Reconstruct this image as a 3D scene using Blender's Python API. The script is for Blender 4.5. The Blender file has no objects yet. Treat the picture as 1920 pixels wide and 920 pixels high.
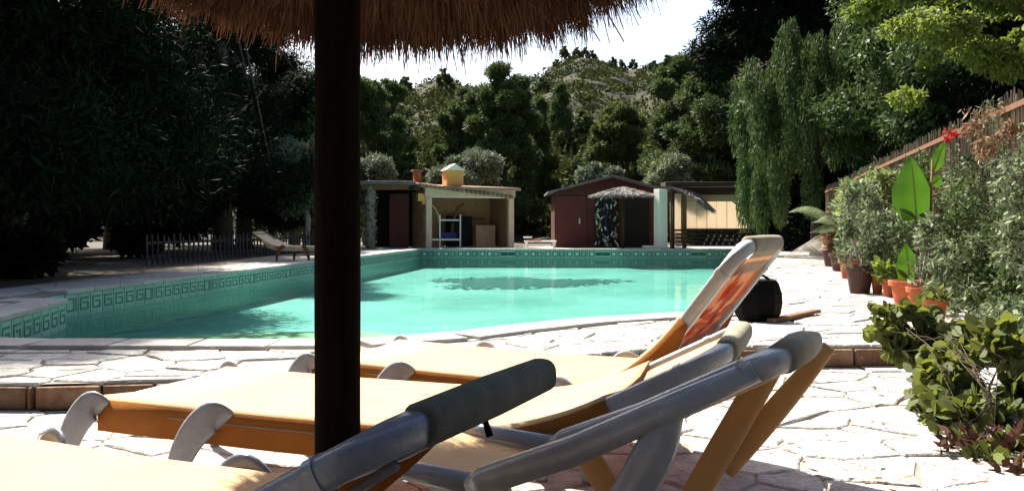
import bpy, bmesh, math, random
import numpy as np
from mathutils import Vector, Matrix

# ------------------------------------------------------------------ camera, sky, sun, exposure
scn = bpy.context.scene
col = scn.collection
EYE = 0.78
cam_d = bpy.data.cameras.new('camera'); cam = bpy.data.objects.new('camera', cam_d); col.objects.link(cam)
cam.location = (0, 0, EYE); cam.rotation_euler = (math.radians(90), 0, 0)
cam_d.sensor_width = 36; cam_d.lens = 30; cam_d.shift_y = -35 / 1920
cam_d.clip_start = 0.02; cam_d.clip_end = 2000
scn.camera = cam

SUN_AZ, SUN_EL = math.radians(-32), math.radians(50)      # azimuth clockwise from +Y
world = bpy.data.worlds.new('World'); scn.world = world; world.use_nodes = True
wn = world.node_tree; bg = wn.nodes['Background']
sky = wn.nodes.new('ShaderNodeTexSky'); sky.sky_type = 'NISHITA'; sky.sun_disc = False
sky.sun_elevation = SUN_EL; sky.sun_rotation = SUN_AZ; sky.dust_density = 3.2; sky.air_density = 1.0
wn.links.new(sky.outputs[0], bg.inputs[0]); bg.inputs[1].default_value = 0.078
sun_d = bpy.data.lights.new('sun', 'SUN'); sun = bpy.data.objects.new('sun', sun_d); col.objects.link(sun)
sun_d.energy = 5.0; sun_d.angle = math.radians(0.5); sun_d.color = (1.0, 0.95, 0.86)
SDIR = Vector((math.sin(SUN_AZ) * math.cos(SUN_EL), math.cos(SUN_AZ) * math.cos(SUN_EL), math.sin(SUN_EL)))
sun.rotation_euler = SDIR.to_track_quat('Z', 'Y').to_euler(); sun.location = (-10, 15, 30)
scn.view_settings.view_transform = 'Standard'; scn.view_settings.look = 'None'
scn.view_settings.gamma = 1.0; scn.view_settings.exposure = 1.6; scn.view_settings.use_curve_mapping = False
scn.render.engine = 'CYCLES'
scn.cycles.max_bounces = 8; scn.cycles.transparent_max_bounces = 12; scn.cycles.use_denoising = True

R = random.Random(7)
NP = np.random.default_rng(11)
F = 1600.0
def pix(px, py, z=0.0):
    d = F * (EYE - z) / (py - 425.0); return ((px - 960) / F * d, d)
def atd(px, py, d):
    return Vector(((px - 960) / F * d, d, EYE - (py - 425) / F * d))

# ------------------------------------------------------------------ materials
def nd(t, typ, **kw):
    n = t.nodes.new(typ)
    for k, v in kw.items(): setattr(n, k, v)
    return n
def mat(name, c, rough=0.7, c2=None, scale=4.0, bump=0.0, bscale=40.0, spec=0.3, trans=0.0, tcol=None, rnd=0.0, stretch=None, island=False, metallic=0.0):
    """Principled with two noise-mixed colours, per-object / per-island value jitter, bump, optional translucency."""
    m = bpy.data.materials.new(name); m.use_nodes = True
    t = m.node_tree; b = t.nodes['Principled BSDF']; out = t.nodes['Material Output']
    b.inputs['Roughness'].default_value = rough; b.inputs['Specular IOR Level'].default_value = spec
    b.inputs['Metallic'].default_value = metallic
    tc = nd(t, 'ShaderNodeTexCoord'); mp = nd(t, 'ShaderNodeMapping')
    t.links.new(tc.outputs['Object'], mp.inputs[0])
    if stretch: mp.inputs['Scale'].default_value = stretch
    nz = nd(t, 'ShaderNodeTexNoise'); nz.inputs['Scale'].default_value = scale; nz.inputs['Detail'].default_value = 6
    nz.inputs['Roughness'].default_value = 0.65
    t.links.new(mp.outputs[0], nz.inputs['Vector'])
    rp = nd(t, 'ShaderNodeValToRGB'); rp.color_ramp.elements[0].position = 0.32; rp.color_ramp.elements[1].position = 0.68
    rp.color_ramp.elements[0].color = (*c, 1); rp.color_ramp.elements[1].color = (*(c2 or c), 1)
    t.links.new(nz.outputs[0], rp.inputs[0])
    src = rp.outputs[0]
    if rnd:
        hs = nd(t, 'ShaderNodeHueSaturation')
        if island: o = nd(t, 'ShaderNodeNewGeometry').outputs['Random Per Island']
        else: o = nd(t, 'ShaderNodeObjectInfo').outputs['Random']
        mr = nd(t, 'ShaderNodeMapRange'); mr.inputs[3].default_value = 1 - rnd; mr.inputs[4].default_value = 1 + rnd
        t.links.new(o, mr.inputs[0]); t.links.new(mr.outputs[0], hs.inputs['Value'])
        t.links.new(src, hs.inputs['Color']); src = hs.outputs[0]
    t.links.new(src, b.inputs['Base Color'])
    if bump:
        n2 = nd(t, 'ShaderNodeTexNoise'); n2.inputs['Scale'].default_value = bscale; n2.inputs['Detail'].default_value = 8
        t.links.new(mp.outputs[0], n2.inputs['Vector'])
        bp = nd(t, 'ShaderNodeBump'); bp.inputs['Strength'].default_value = bump; bp.inputs['Distance'].default_value = 0.02
        t.links.new(n2.outputs[0], bp.inputs['Height']); t.links.new(bp.outputs[0], b.inputs['Normal'])
    if trans:
        tr = nd(t, 'ShaderNodeBsdfTranslucent'); mx = nd(t, 'ShaderNodeMixShader'); mx.inputs[0].default_value = trans
        if tcol: tr.inputs[0].default_value = (*tcol, 1)
        else: t.links.new(src, tr.inputs[0])
        t.links.new(b.outputs[0], mx.inputs[1]); t.links.new(tr.outputs[0], mx.inputs[2]); t.links.new(mx.outputs[0], out.inputs[0])
    return m

M = {}
M['soil'] = mat('dry_soil', (.045, .036, .024), .95, (.095, .077, .052), 1.3, .6, 18)
M['stone'] = mat('limestone_flag', (.31, .285, .255), .9, (.52, .50, .465), 9, 1.0, 34, spec=.12, rnd=.16)
M['mortar'] = mat('sandy_joint', (.20, .16, .12), .95, (.36, .30, .24), 6, .6, 60)
M['riser'] = mat('reddish_riser_stone', (.13, .055, .03), .9, (.24, .15, .095), 9, .8, 25, rnd=.25)
M['coping'] = mat('pale_coping_stone', (.36, .33, .29), .85, (.48, .45, .41), 5, .6, 30, rnd=.1)
M['tile'] = mat('pool_tile_green', (.17, .28, .23), .25, (.27, .39, .33), 20, 0, spec=.5, rnd=.12)
M['tile_dark'] = mat('pool_tile_dark', (.012, .055, .05), .25, (.02, .09, .075), 25, 0, spec=.5)
M['tile_pale'] = mat('pool_tile_pale', (.34, .56, .46), .3, (.42, .64, .54), 25, 0)
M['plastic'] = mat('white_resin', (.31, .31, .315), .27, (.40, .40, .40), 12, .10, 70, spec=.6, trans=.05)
M['resin_shaded'] = mat('white_resin_shaded', (.13, .145, .18), .30, (.21, .225, .26), 10, .12, 60, spec=.6)  # copy of the white resin with the parasol's deep shade put into its colour
M['pad_shaded'] = mat('headrest_weave_shaded', (.075, .08, .065), .85, (.13, .13, .105), 14, .4, 260, spec=.15, trans=.06, tcol=(.5, .15, .03))  # headrest weave darkened, the parasol's shade is painted into it
M['sling_shaded'] = mat('sling_weave_shaded', (.36, .125, .022), .8, (.44, .17, .035), 9, .3, 300, spec=.15, trans=.2, tcol=(.6, .13, .01))  # same sling on the skirts, their shaded tone put into a darker orange
M['resin_backlit'] = mat('white_resin_backlit', (.62, .40, .17), .5, (.70, .47, .22), 6, .06, 90, trans=.35)  # white resin legs, the tan of light from behind put into the colour
M['sling'] = mat('yellow_sling_weave', (.60, .40, .19), .7, (.70, .48, .25), 4, .16, 170, spec=.3, trans=.26, tcol=(.70, .16, .012))
M['sling_pad'] = mat('sling_headrest_weave', (.27, .25, .18), .75, (.36, .33, .24), 12, .3, 300, spec=.2, trans=.12, tcol=(.8, .25, .04))
M['print_red'] = mat('red_print', (.42, .075, .02), .8, (.50, .11, .03), 14, .2, 300, trans=.3, tcol=(.5, .08, .02))
M['sand_fabric'] = mat('sand_fabric', (.48, .36, .22), .85, (.62, .50, .34), 9, .3, 60)
M['pole'] = mat('dark_timber_pole', (.005, .003, .0025), .95, (.013, .008, .006), 5, .8, 40, stretch=(6, 6, .6), spec=.03)
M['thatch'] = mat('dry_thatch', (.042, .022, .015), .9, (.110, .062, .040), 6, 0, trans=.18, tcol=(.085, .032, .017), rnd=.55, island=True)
M['wood_dark'] = mat('dark_stained_wood', (.030, .014, .010), .7, (.055, .024, .016), 4, .3, 50, stretch=(1, 1, 8))
M['wood_red'] = mat('red_stained_boards', (.060, .012, .009), .7, (.095, .022, .016), 4, .3, 40, stretch=(1, 1, 6), rnd=.12)
M['wood_brown'] = mat('brown_wood', (.13, .055, .025), .7, (.20, .09, .045), 5, .3, 40, stretch=(6, 6, .8))
M['wood_grey'] = mat('weathered_wood', (.26, .22, .18), .85, (.40, .36, .31), 5, .5, 40, stretch=(8, 8, .7), rnd=.25)
M['reed'] = mat('brown_reed', (.17, .115, .07), .9, (.36, .28, .20), 3, .3, 40, rnd=.5, island=True)
M['picket_wood'] = mat('grey_picket', (.02, .018, .016), .9, (.055, .05, .046), 5, .4, 40, rnd=.3)
M['render'] = mat('ochre_render', (.60, .44, .29), .9, (.72, .55, .38), 4, .4, 30)
M['brick'] = mat('ochre_block', (.44, .25, .13), .9, (.58, .36, .20), 7, .5, 30, rnd=.2)
M['orange'] = mat('orange_render', (.66, .34, .09), .85, (.74, .42, .14), 6, .2, 30)
M['white'] = mat('whitewash', (.78, .70, .60), .8, (.84, .77, .68), 4, .15, 30)
M['cream'] = mat('cream_blind', (.66, .58, .47), .85, (.74, .66, .55), 4, .2, 60, rnd=.06, trans=.6, tcol=(.80, .71, .58))
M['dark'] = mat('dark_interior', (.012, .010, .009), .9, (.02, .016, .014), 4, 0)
M['roof_tile'] = mat('clay_roof_tile', (.22, .12, .08), .85, (.36, .24, .17), 7, .4, 30, rnd=.25)
M['grey_thatch'] = mat('weathered_thatch', (.13, .12, .11), .9, (.34, .32, .30), 8, 0, rnd=.45, island=True, trans=.1)
M['felt'] = mat('roofing_felt', (.10, .09, .085), .9, (.18, .165, .15), 5, .3, 40)
M['metal'] = mat('pale_metal', (.55, .56, .58), .35, None, 5, 0, metallic=.6)
M['blue'] = mat('blue_cloth', (.02, .03, .12), .8, (.035, .05, .18), 6, 0)
M['red'] = mat('faded_red', (.35, .06, .05), .8, (.5, .12, .1), 9, 0)
M['terracotta'] = mat('terracotta', (.36, .075, .030), .8, (.50, .14, .06), 8, .25, 40, rnd=.22)
M['terra_dark'] = mat('dark_glazed_clay', (.055, .022, .016), .5, (.09, .04, .03), 8, .2, 40)
M['black'] = mat('black_plastic', (.003, .003, .003), .7, (.006, .006, .006), 5, .5, 14, spec=.06)
M['bark'] = mat('bark', (.06, .045, .035), .95, (.13, .10, .08), 4, .9, 14, stretch=(3, 3, .5))
M['bark_pale'] = mat('pale_bark', (.20, .17, .14), .95, (.32, .28, .24), 5, .9, 16, stretch=(3, 3, .6))
def leafm(name, c, c2, trans=.35, rnd=.45, rough=.6, scale=.9, tc=None, spec=.2):
    return mat(name, c, rough, c2, scale, 0, spec=spec, trans=trans, rnd=rnd, island=True, tcol=tc)
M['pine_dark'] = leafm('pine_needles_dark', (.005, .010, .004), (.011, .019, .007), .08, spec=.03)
M['pine'] = leafm('pine_needles', (.040, .070, .018), (.085, .112, .032), .3)
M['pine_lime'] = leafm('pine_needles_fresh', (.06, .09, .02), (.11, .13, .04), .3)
M['olive'] = leafm('olive_leaves', (.09, .12, .07), (.16, .19, .12), .25)
M['silver_leaf'] = leafm('silver_leaves', (.22, .25, .19), (.40, .42, .36), .3, spec=.5)
M['pepper'] = leafm('drooping_leaves', (.038, .068, .017), (.085, .118, .036), .3)
M['lime_leaf'] = leafm('yellow_green_leaves', (.085, .12, .025), (.155, .195, .05), .42, .6, tc=(.20, .26, .035))
M['hedge'] = leafm('grey_green_leaves', (.08, .12, .05), (.24, .27, .16), .28, .6)
M['round_leaf'] = leafm('round_glossy_leaves', (.06, .085, .026), (.14, .16, .055), .40, .55, tc=(.17, .19, .03))
M['canna'] = mat('broad_leaf', (.035, .10, .012), .35, (.07, .17, .025), 9, .3, 60, trans=.42, tcol=(.07, .17, .010), stretch=(1, 1, 5), spec=.4)
M['yucca'] = leafm('pale_succulent', (.17, .21, .07), (.26, .29, .11), .35)
M['dry'] = leafm('dry_leaves', (.20, .11, .06), (.32, .19, .11), .3)
M['red_leaf'] = leafm('red_bloom', (.45, .03, .03), (.6, .08, .06), .3)
M['red_stem'] = leafm('dark_red_leaves', (.05, .018, .012), (.09, .04, .02), .2)
M['frond'] = leafm('palm_frond_leaf', (.12, .16, .07), (.2, .24, .12), .3)
M['frond_dry'] = leafm('dry_palm_frond', (.50, .46, .38), (.62, .58, .50), .2)
M['scrub'] = leafm('hill_scrub', (.032, .046, .012), (.075, .078, .024), .15, .5, .9, spec=.02)
M['hill'] = mat('dry_hillside', (.018, .021, .006), .95, (.047, .042, .014), .22, .8, 1.2)
M['hillwall'] = mat('dry_stone_terrace', (.20, .16, .11), .95, (.34, .28, .21), 1.5, .8, 3)

def water_material():
    m = bpy.data.materials.new('pool_water'); m.use_nodes = True; t = m.node_tree; t.nodes.clear()
    out = nd(t, 'ShaderNodeOutputMaterial'); mx = nd(t, 'ShaderNodeMixShader')
    tr = nd(t, 'ShaderNodeBsdfTransparent'); tr.inputs[0].default_value = (.63, .93, .88, 1)
    gl = nd(t, 'ShaderNodeBsdfGlossy'); gl.inputs['Roughness'].default_value = .02
    fr = nd(t, 'ShaderNodeFresnel'); fr.inputs['IOR'].default_value = 1.33
    mul = nd(t, 'ShaderNodeMath', operation='MULTIPLY'); mul.inputs[1].default_value = .62
    tc = nd(t, 'ShaderNodeTexCoord'); mp = nd(t, 'ShaderNodeMapping'); mp.inputs['Scale'].default_value = (1, .55, 1)
    nz = nd(t, 'ShaderNodeTexNoise'); nz.inputs['Scale'].default_value = 3.2; nz.inputs['Detail'].default_value = 4
    bp = nd(t, 'ShaderNodeBump'); bp.inputs['Strength'].default_value = .24; bp.inputs['Distance'].default_value = .03
    t.links.new(tc.outputs['Object'], mp.inputs[0]); t.links.new(mp.outputs[0], nz.inputs['Vector'])
    t.links.new(nz.outputs[0], bp.inputs['Height'])
    t.links.new(bp.outputs[0], gl.inputs['Normal'])
    t.links.new(fr.outputs[0], mul.inputs[0]); t.links.new(mul.outputs[0], mx.inputs[0])
    t.links.new(tr.outputs[0], mx.inputs[1]); t.links.new(gl.outputs[0], mx.inputs[2]); t.links.new(mx.outputs[0], out.inputs[0])
    return m
def pool_floor_material():
    m = mat('pool_floor_mosaic', (.18, .31, .28), .5, (.36, .50, .46), .35, 0)
    t = m.node_tree; b = t.nodes['Principled BSDF']
    src = b.inputs['Base Color'].links[0].from_socket
    tc = nd(t, 'ShaderNodeTexCoord'); bk = nd(t, 'ShaderNodeTexBrick'); bk.offset = 0
    bk.inputs['Scale'].default_value = 2.0; bk.inputs['Color1'].default_value = (1, 1, 1, 1); bk.inputs['Color2'].default_value = (.84, .90, .88, 1); bk.inputs['Mortar'].default_value = (.78, .84, .82, 1)
    bk.inputs['Brick Width'].default_value = .5; bk.inputs['Row Height'].default_value = .5; bk.inputs['Mortar Size'].default_value = .012
    t.links.new(tc.outputs['Object'], bk.inputs['Vector'])
    mu = nd(t, 'ShaderNodeMixRGB', blend_type='MULTIPLY'); mu.inputs[0].default_value = 1
    t.links.new(src, mu.inputs[1]); t.links.new(bk.outputs[0], mu.inputs[2]); t.links.new(mu.outputs[0], b.inputs['Base Color'])
    return m
M['water'] = water_material(); M['pool_floor'] = pool_floor_material()
M['ledge'] = mat('cream_ledge', (.42, .38, .22), .6, (.52, .47, .30), 3, 0)
M['patch_dark'] = mat('dark_floor_patch', (.03, .08, .075), .5, (.05, .12, .11), 3, 0)

# ------------------------------------------------------------------ helpers
def tag(o, label=None, cat=None, group=None, kind=None):
    if label: o['label'] = label
    if cat: o['category'] = cat
    if group: o['group'] = group
    if kind: o['kind'] = kind
    return o
def empty(name, loc=(0, 0, 0), rz=0.0):
    o = bpy.data.objects.new(name, None); col.objects.link(o); o.location = loc; o.rotation_euler = (0, 0, rz); o.empty_display_size = .1
    return o
def link_mesh(name, me, parent=None, loc=None):
    o = bpy.data.objects.new(name, me); col.objects.link(o)
    if parent: o.parent = parent
    if loc is not None: o.location = loc
    return o
def copy_tree(o, parent=None):
    c = o.copy(); col.objects.link(c); c.parent = parent
    for ch in [x for x in KIDS.get(o.name, [])]: copy_tree(ch, c)
    return c
KIDS = {}
def smooth_path(pts, rad, sub=4):
    """Catmull-Rom through points and (a, b) radii"""
    P = [tuple(p) + (tuple(r) if isinstance(r, (list, tuple)) else (r, r)) for p, r in zip(pts, rad)]; out = []
    for i in range(len(P) - 1):
        a, b, c, d = P[max(0, i - 1)], P[i], P[i + 1], P[min(len(P) - 1, i + 2)]
        for k in range(sub):
            t = k / sub; out.append([.5 * (2 * b[j] + (c[j] - a[j]) * t + (2 * a[j] - 5 * b[j] + 4 * c[j] - d[j]) * t * t + (3 * b[j] - a[j] - 3 * c[j] + d[j]) * t ** 3) for j in range(5)])
    out.append(list(P[-1])); return [o[:3] for o in out], [tuple(o[3:]) for o in out]
class MB:
    def __init__(s): s.v = []; s.f = []; s.m = []
    def add(s, vs, fs, mi=0):
        n = len(s.v); s.v += [tuple(x) for x in vs]; s.f += [tuple(i + n for i in f) for f in fs]; s.m += [mi] * len(fs); return s
    def box(s, c, d, rot=None, mi=0):
        hx, hy, hz = d[0] / 2, d[1] / 2, d[2] / 2
        vs = [Vector((x, y, z)) for z in (-hz, hz) for x, y in ((-hx, -hy), (hx, -hy), (hx, hy), (-hx, hy))]
        if rot is not None: vs = [rot @ v for v in vs]
        c = Vector(c); vs = [v + c for v in vs]
        return s.add(vs, [(3, 2, 1, 0), (4, 5, 6, 7), (0, 1, 5, 4), (1, 2, 6, 5), (2, 3, 7, 6), (3, 0, 4, 7)], mi)
    def bar(s, a, b, w, h, mi=0):
        a, b = Vector(a), Vector(b); d = b - a; q = d.to_track_quat('Y', 'Z').to_matrix()
        return s.box((a + b) / 2, (w, d.length, h), q, mi)
    def prism(s, poly, z0, z1, mi=0, bev=0.0):
        n = len(poly)
        if bev:
            cx = sum(p[0] for p in poly) / n; cy = sum(p[1] for p in poly) / n
            ins = []
            for x, y in poly:
                dx, dy = cx - x, cy - y; L = math.hypot(dx, dy) or 1; k = min(bev * 1.3, L * .4) / L
                ins.append((x + dx * k, y + dy * k))
            vs = [(x, y, z0) for x, y in poly] + [(x, y, z1 - bev) for x, y in poly] + [(x, y, z1) for x, y in ins]
            fs = [tuple(range(2 * n, 3 * n))]
            for r in (0, 1):
                fs += [(r * n + i, r * n + (i + 1) % n, (r + 1) * n + (i + 1) % n, (r + 1) * n + i) for i in range(n)]
            return s.add(vs, fs, mi)
        vs = [(x, y, z0) for x, y in poly] + [(x, y, z1) for x, y in poly]
        fs = [tuple(range(n - 1, -1, -1)), tuple(range(n, 2 * n))] + [(i, (i + 1) % n, n + (i + 1) % n, n + i) for i in range(n)]
        return s.add(vs, fs, mi)
    def tube(s, pts, rad, seg=10, mi=0, flat=1.0, up=(0, 0, 1), caps=True, sq=1.0):
        """swept ellipse: rad = radius or list of radii (or (a,b) pairs)"""
        pts = [Vector(p) for p in pts]; n = len(pts); rings = []
        if not isinstance(rad, (list, tuple)): rad = [rad] * n
        base = len(s.v); up = Vector(up)
        for i, p in enumerate(pts):
            d = (pts[min(i + 1, n - 1)] - pts[max(i - 1, 0)]).normalized()
            sx = d.cross(up)
            if sx.length < .25: sx = d.cross(Vector((1, 0, 0)))
            sx.normalize(); sy = sx.cross(d).normalized()
            ra, rb = rad[i] if isinstance(rad[i], (list, tuple)) else (rad[i], rad[i] * flat)
            for k in range(seg):
                a = 2 * math.pi * k / seg
                ca, sa = math.cos(a), math.sin(a); ca = math.copysign(abs(ca) ** sq, ca); sa = math.copysign(abs(sa) ** sq, sa)
                s.v.append(tuple(p + sx * ca * ra + sy * sa * rb))
        for i in range(n - 1):
            for k in range(seg):
                a, b = base + i * seg + k, base + i * seg + (k + 1) % seg
                s.f.append((a, b, b + seg, a + seg)); s.m.append(mi)
        if caps:
            s.f.append(tuple(base + k for k in range(seg - 1, -1, -1))); s.m.append(mi)
            s.f.append(tuple(base + (n - 1) * seg + k for k in range(seg))); s.m.append(mi)
        return s
    def lathe(s, prof, c=(0, 0, 0), seg=20, mi=0):
        base = len(s.v)
        for r, z in prof:
            for k in range(seg):
                a = 2 * math.pi * k / seg; s.v.append((c[0] + r * math.cos(a), c[1] + r * math.sin(a), c[2] + z))
        for i in range(len(prof) - 1):
            for k in range(seg):
                a, b = base + i * seg + k, base + i * seg + (k + 1) % seg
                s.f.append((a, b, b + seg, a + seg)); s.m.append(mi)
        return s
    def mesh(s, name, mats, smooth=False):
        me = bpy.data.meshes.new(name); me.from_pydata(s.v, [], s.f)
        for m in (mats if isinstance(mats, (list, tuple)) else [mats]): me.materials.append(M[m])
        if len(me.materials) > 1: me.polygons.foreach_set('material_index', s.m)
        if smooth: me.polygons.foreach_set('use_smooth', [True] * len(me.polygons))
        me.update(); return me
    def build(s, name, mats, parent=None, smooth=False, bevel=0.0, loc=None):
        o = link_mesh(name, s.mesh(name, mats, smooth), parent, loc)
        if bevel:
            b = o.modifiers.new('bevel', 'BEVEL'); b.width = bevel; b.segments = 2; b.limit_method = 'ANGLE'
        if parent is not None: KIDS.setdefault(parent.name, []).append(o)
        return o
def quads_mesh(name, V, material, parent=None, nv=4):
    """V: (n, nv, 3) array, one separate face each"""
    n = len(V); me = bpy.data.meshes.new(name)
    me.vertices.add(n * nv); me.vertices.foreach_set('co', np.ascontiguousarray(V, dtype=np.float32).ravel())
    me.loops.add(n * nv); me.loops.foreach_set('vertex_index', np.arange(n * nv, dtype=np.int32))
    me.polygons.add(n); me.polygons.foreach_set('loop_start', np.arange(0, n * nv, nv, dtype=np.int32))
    me.polygons.foreach_set('loop_total', np.full(n, nv, dtype=np.int32))
    me.update(calc_edges=True); me.materials.append(M[material])
    o = link_mesh(name, me, parent)
    if parent is not None: KIDS.setdefault(parent.name, []).append(o)
    return o
def unit(n):
    v = NP.normal(size=(n, 3)); return v / np.linalg.norm(v, axis=1)[:, None]
def leaves(P, length, width, bias=None, bw=0.0, jit=.35, rnd=False):
    """diamond leaves at points P; direction random, pulled towards bias vectors by bw"""
    n = len(P); d = unit(n)
    if bias is not None: d = d * (1 - bw) + bias * bw; d /= np.linalg.norm(d, axis=1)[:, None] + 1e-9
    s = np.cross(d, unit(n)); s /= np.linalg.norm(s, axis=1)[:, None] + 1e-9
    L = length * (1 + NP.uniform(-jit, jit, n))[:, None]; W = width * (1 + NP.uniform(-jit, jit, n))[:, None]
    if rnd: return np.stack([P, P + d * L * .18 + s * W * .36, P + d * L * .55 + s * W * .5, P + d * L * .88 + s * W * .3, P + d * L, P + d * L * .88 - s * W * .3, P + d * L * .55 - s * W * .5, P + d * L * .18 - s * W * .36], 1)
    return np.stack([P, P + d * L * .45 + s * W / 2, P + d * L, P + d * L * .45 - s * W / 2], 1)
def in_clumps(cl, n, shell=.55):
    """points in ellipsoids cl = [(cx,cy,cz, rx,ry,rz)], weighted by surface, biased to the shell"""
    cl = np.array(cl, float); w = (cl[:, 3] * cl[:, 4] + cl[:, 4] * cl[:, 5] + cl[:, 3] * cl[:, 5]); w /= w.sum()
    k = NP.choice(len(cl), n, p=w); d = unit(n); r = NP.uniform(0, 1, n) ** (1 / 3.0); r = np.where(NP.uniform(0, 1, n) < shell, .75 + .3 * NP.uniform(0, 1, n), r)
    return cl[k, :3] + d * cl[k, 3:] * r[:, None], d
def clip_poly(sub, a, b, c):
    """keep points with a*x+b*y<=c"""
    out = []; n = len(sub)
    for i in range(n):
        p, q = sub[i], sub[(i + 1) % n]; dp, dq = a * p[0] + b * p[1] - c, a * q[0] + b * q[1] - c
        if dp <= 0: out.append(p)
        if (dp < 0 < dq) or (dq < 0 < dp):
            t = dp / (dp - dq); out.append((p[0] + t * (q[0] - p[0]), p[1] + t * (q[1] - p[1])))
    return out
def area(p): return .5 * sum(p[i][0] * p[(i + 1) % len(p)][1] - p[(i + 1) % len(p)][0] * p[i][1] for i in range(len(p)))
def inside(p, poly):
    x, y = p; r = False; n = len(poly)
    for i in range(n):
        (x1, y1), (x2, y2) = poly[i], poly[(i + 1) % n]
        if (y1 > y) != (y2 > y) and x < (x2 - x1) * (y - y1) / (y2 - y1) + x1: r = not r
    return r
def crazy_paving(poly, sp, gap, seed, sx=1.0):
    """irregular flagstones (voronoi cells) filling a polygon"""
    rr = random.Random(seed); xs = [p[0] for p in poly]; ys = [p[1] for p in poly]
    pts = []; y = min(ys) - sp
    while y < max(ys) + sp:
        x = min(xs) - sp
        while x < max(xs) + sp:
            pts.append((x + rr.uniform(-.46, .46) * sp * sx, y + rr.uniform(-.46, .46) * sp)); x += sp * sx
        y += sp
    A = np.array(pts); res = []
    for i, (px, py) in enumerate(pts):
        r = sp * 1.6 * max(1, sx); cell = [(px - r, py - r), (px + r, py - r), (px + r, py + r), (px - r, py + r)]
        d = np.hypot(A[:, 0] - px, A[:, 1] - py); nb = np.argsort(d)[1:22]
        for j in nb:
            dx, dy = A[j, 0] - px, A[j, 1] - py; L = math.hypot(dx, dy)
            if L < 1e-6: continue
            dx /= L; dy /= L
            cell = clip_poly(cell, dx, dy, dx * px + dy * py + L / 2 - gap * rr.uniform(.4, 1.5))
            if len(cell) < 3: break
        if len(cell) < 3: continue
        ins = [inside(c, poly) for c in cell]
        if not any(ins) and not inside((px, py), poly): continue
        if not all(ins):
            sub = list(poly); n = len(cell)
            if area(cell) < 0: cell = cell[::-1]
            for k in range(n):
                (x1, y1), (x2, y2) = cell[k], cell[(k + 1) % n]; nx, ny = (y2 - y1), -(x2 - x1); L = math.hypot(nx, ny)
                if L < 1e-7: continue
                sub = clip_poly(sub, nx / L, ny / L, (nx * x1 + ny * y1) / L)
                if len(sub) < 3: break
            cell = sub
        if len(cell) >= 3 and abs(area(cell)) > .006:
            res.append(cell if area(cell) > 0 else cell[::-1])
    return res
def sheet(name, outer, holes, z, material, parent=None):
    bm = bmesh.new(); ed = []
    for loop in [outer] + holes:
        vs = [bm.verts.new((x, y, z)) for x, y in loop]
        ed += [bm.edges.new((vs[i], vs[(i + 1) % len(vs)])) for i in range(len(vs))]
    bmesh.ops.triangle_fill(bm, edges=ed, use_beauty=True, use_dissolve=False)
    for f in bm.faces:
        if f.normal.z < 0: f.normal_flip()
    me = bpy.data.meshes.new(name); bm.to_mesh(me); bm.free(); me.materials.append(M[material])
    return link_mesh(name, me, parent)
def lay_stones(parent, cells, z0, z1, limit=290):
    """nearest stones one object each, the rest joined"""
    cells = sorted(cells, key=lambda c: abs(area(c)) * -1 / (sum(p[1] for p in c) / len(c)) ** 2)
    rest = MB()
    for i, c in enumerate(cells):
        zz = z1 + R.uniform(-.006, .006); c2 = []
        for k in range(len(c)):                                # broken, uneven edges
            p, q = c[k], c[(k + 1) % len(c)]; c2.append(p); L = math.hypot(q[0] - p[0], q[1] - p[1])
            if L > .12:
                f = R.uniform(.35, .65); e = R.uniform(0, .016); nx, ny = -(q[1] - p[1]) / L, (q[0] - p[0]) / L; c2.append((p[0] + (q[0] - p[0]) * f + nx * e, p[1] + (q[1] - p[1]) * f + ny * e))
        c = c2
        if i < limit: MB().prism(c, z0, zz, bev=.006).build('flagstone', 'stone', parent)
        else: rest.prism(c, z0, zz, bev=.006)
    if rest.v: tag(rest.build('far_flagstones', 'stone', parent), kind='stuff')

# ------------------------------------------------------------------ ground, terraces, pool
POOL = [(-4.05, 5.9), (-3.1, 5.75), (-1.05, 5.75), (-.45, 6.1), (-.04, 6.55), (.6, 7.1), (1.32, 7.5), (2.07, 7.75), (7.9, 29.2), (-3.16, 29.6), (-5.3, 10.1), (-5.3, 9.05), (-4.71, 9.0)]
STEP = [(-9, 4.5), (-3.5, 4.35), (-2.4, 4.3), (-1.4, 4.45), (-.4, 4.85), (.4, 5.2), (.8, 5.43), (1.6, 5.6), (2.6, 5.66), (3.42, 5.67), (4.0, 5.75), (4.3, 5.2)]
LOWZ = -.14; WATER = -.30; FLOOR = -.62
low_poly = [(-9, -3.5), (4.3, -3.5)] + STEP[::-1]
big = 900
gnd = sheet('ground', [(-big, -big), (big, -big), (big, big), (-big, big)], [POOL, low_poly], -.035, 'soil'); tag(gnd, kind='structure')
low = empty('lower_terrace'); tag(low, kind='structure')
sheet('joint_bed', low_poly, [], LOWZ - .011, 'mortar', low)
vis_low = [(-4.2, 1.6), (1.4, 1.6), (3.3, 3.0), (4.2, 5.1)] + [p for p in STEP[-2:0:-1]] + [(-4.4, 4.36)]
lay_stones(low, crazy_paving(vis_low, .22, .0045, 3, 1.7), LOWZ - .03, LOWZ)
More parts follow.
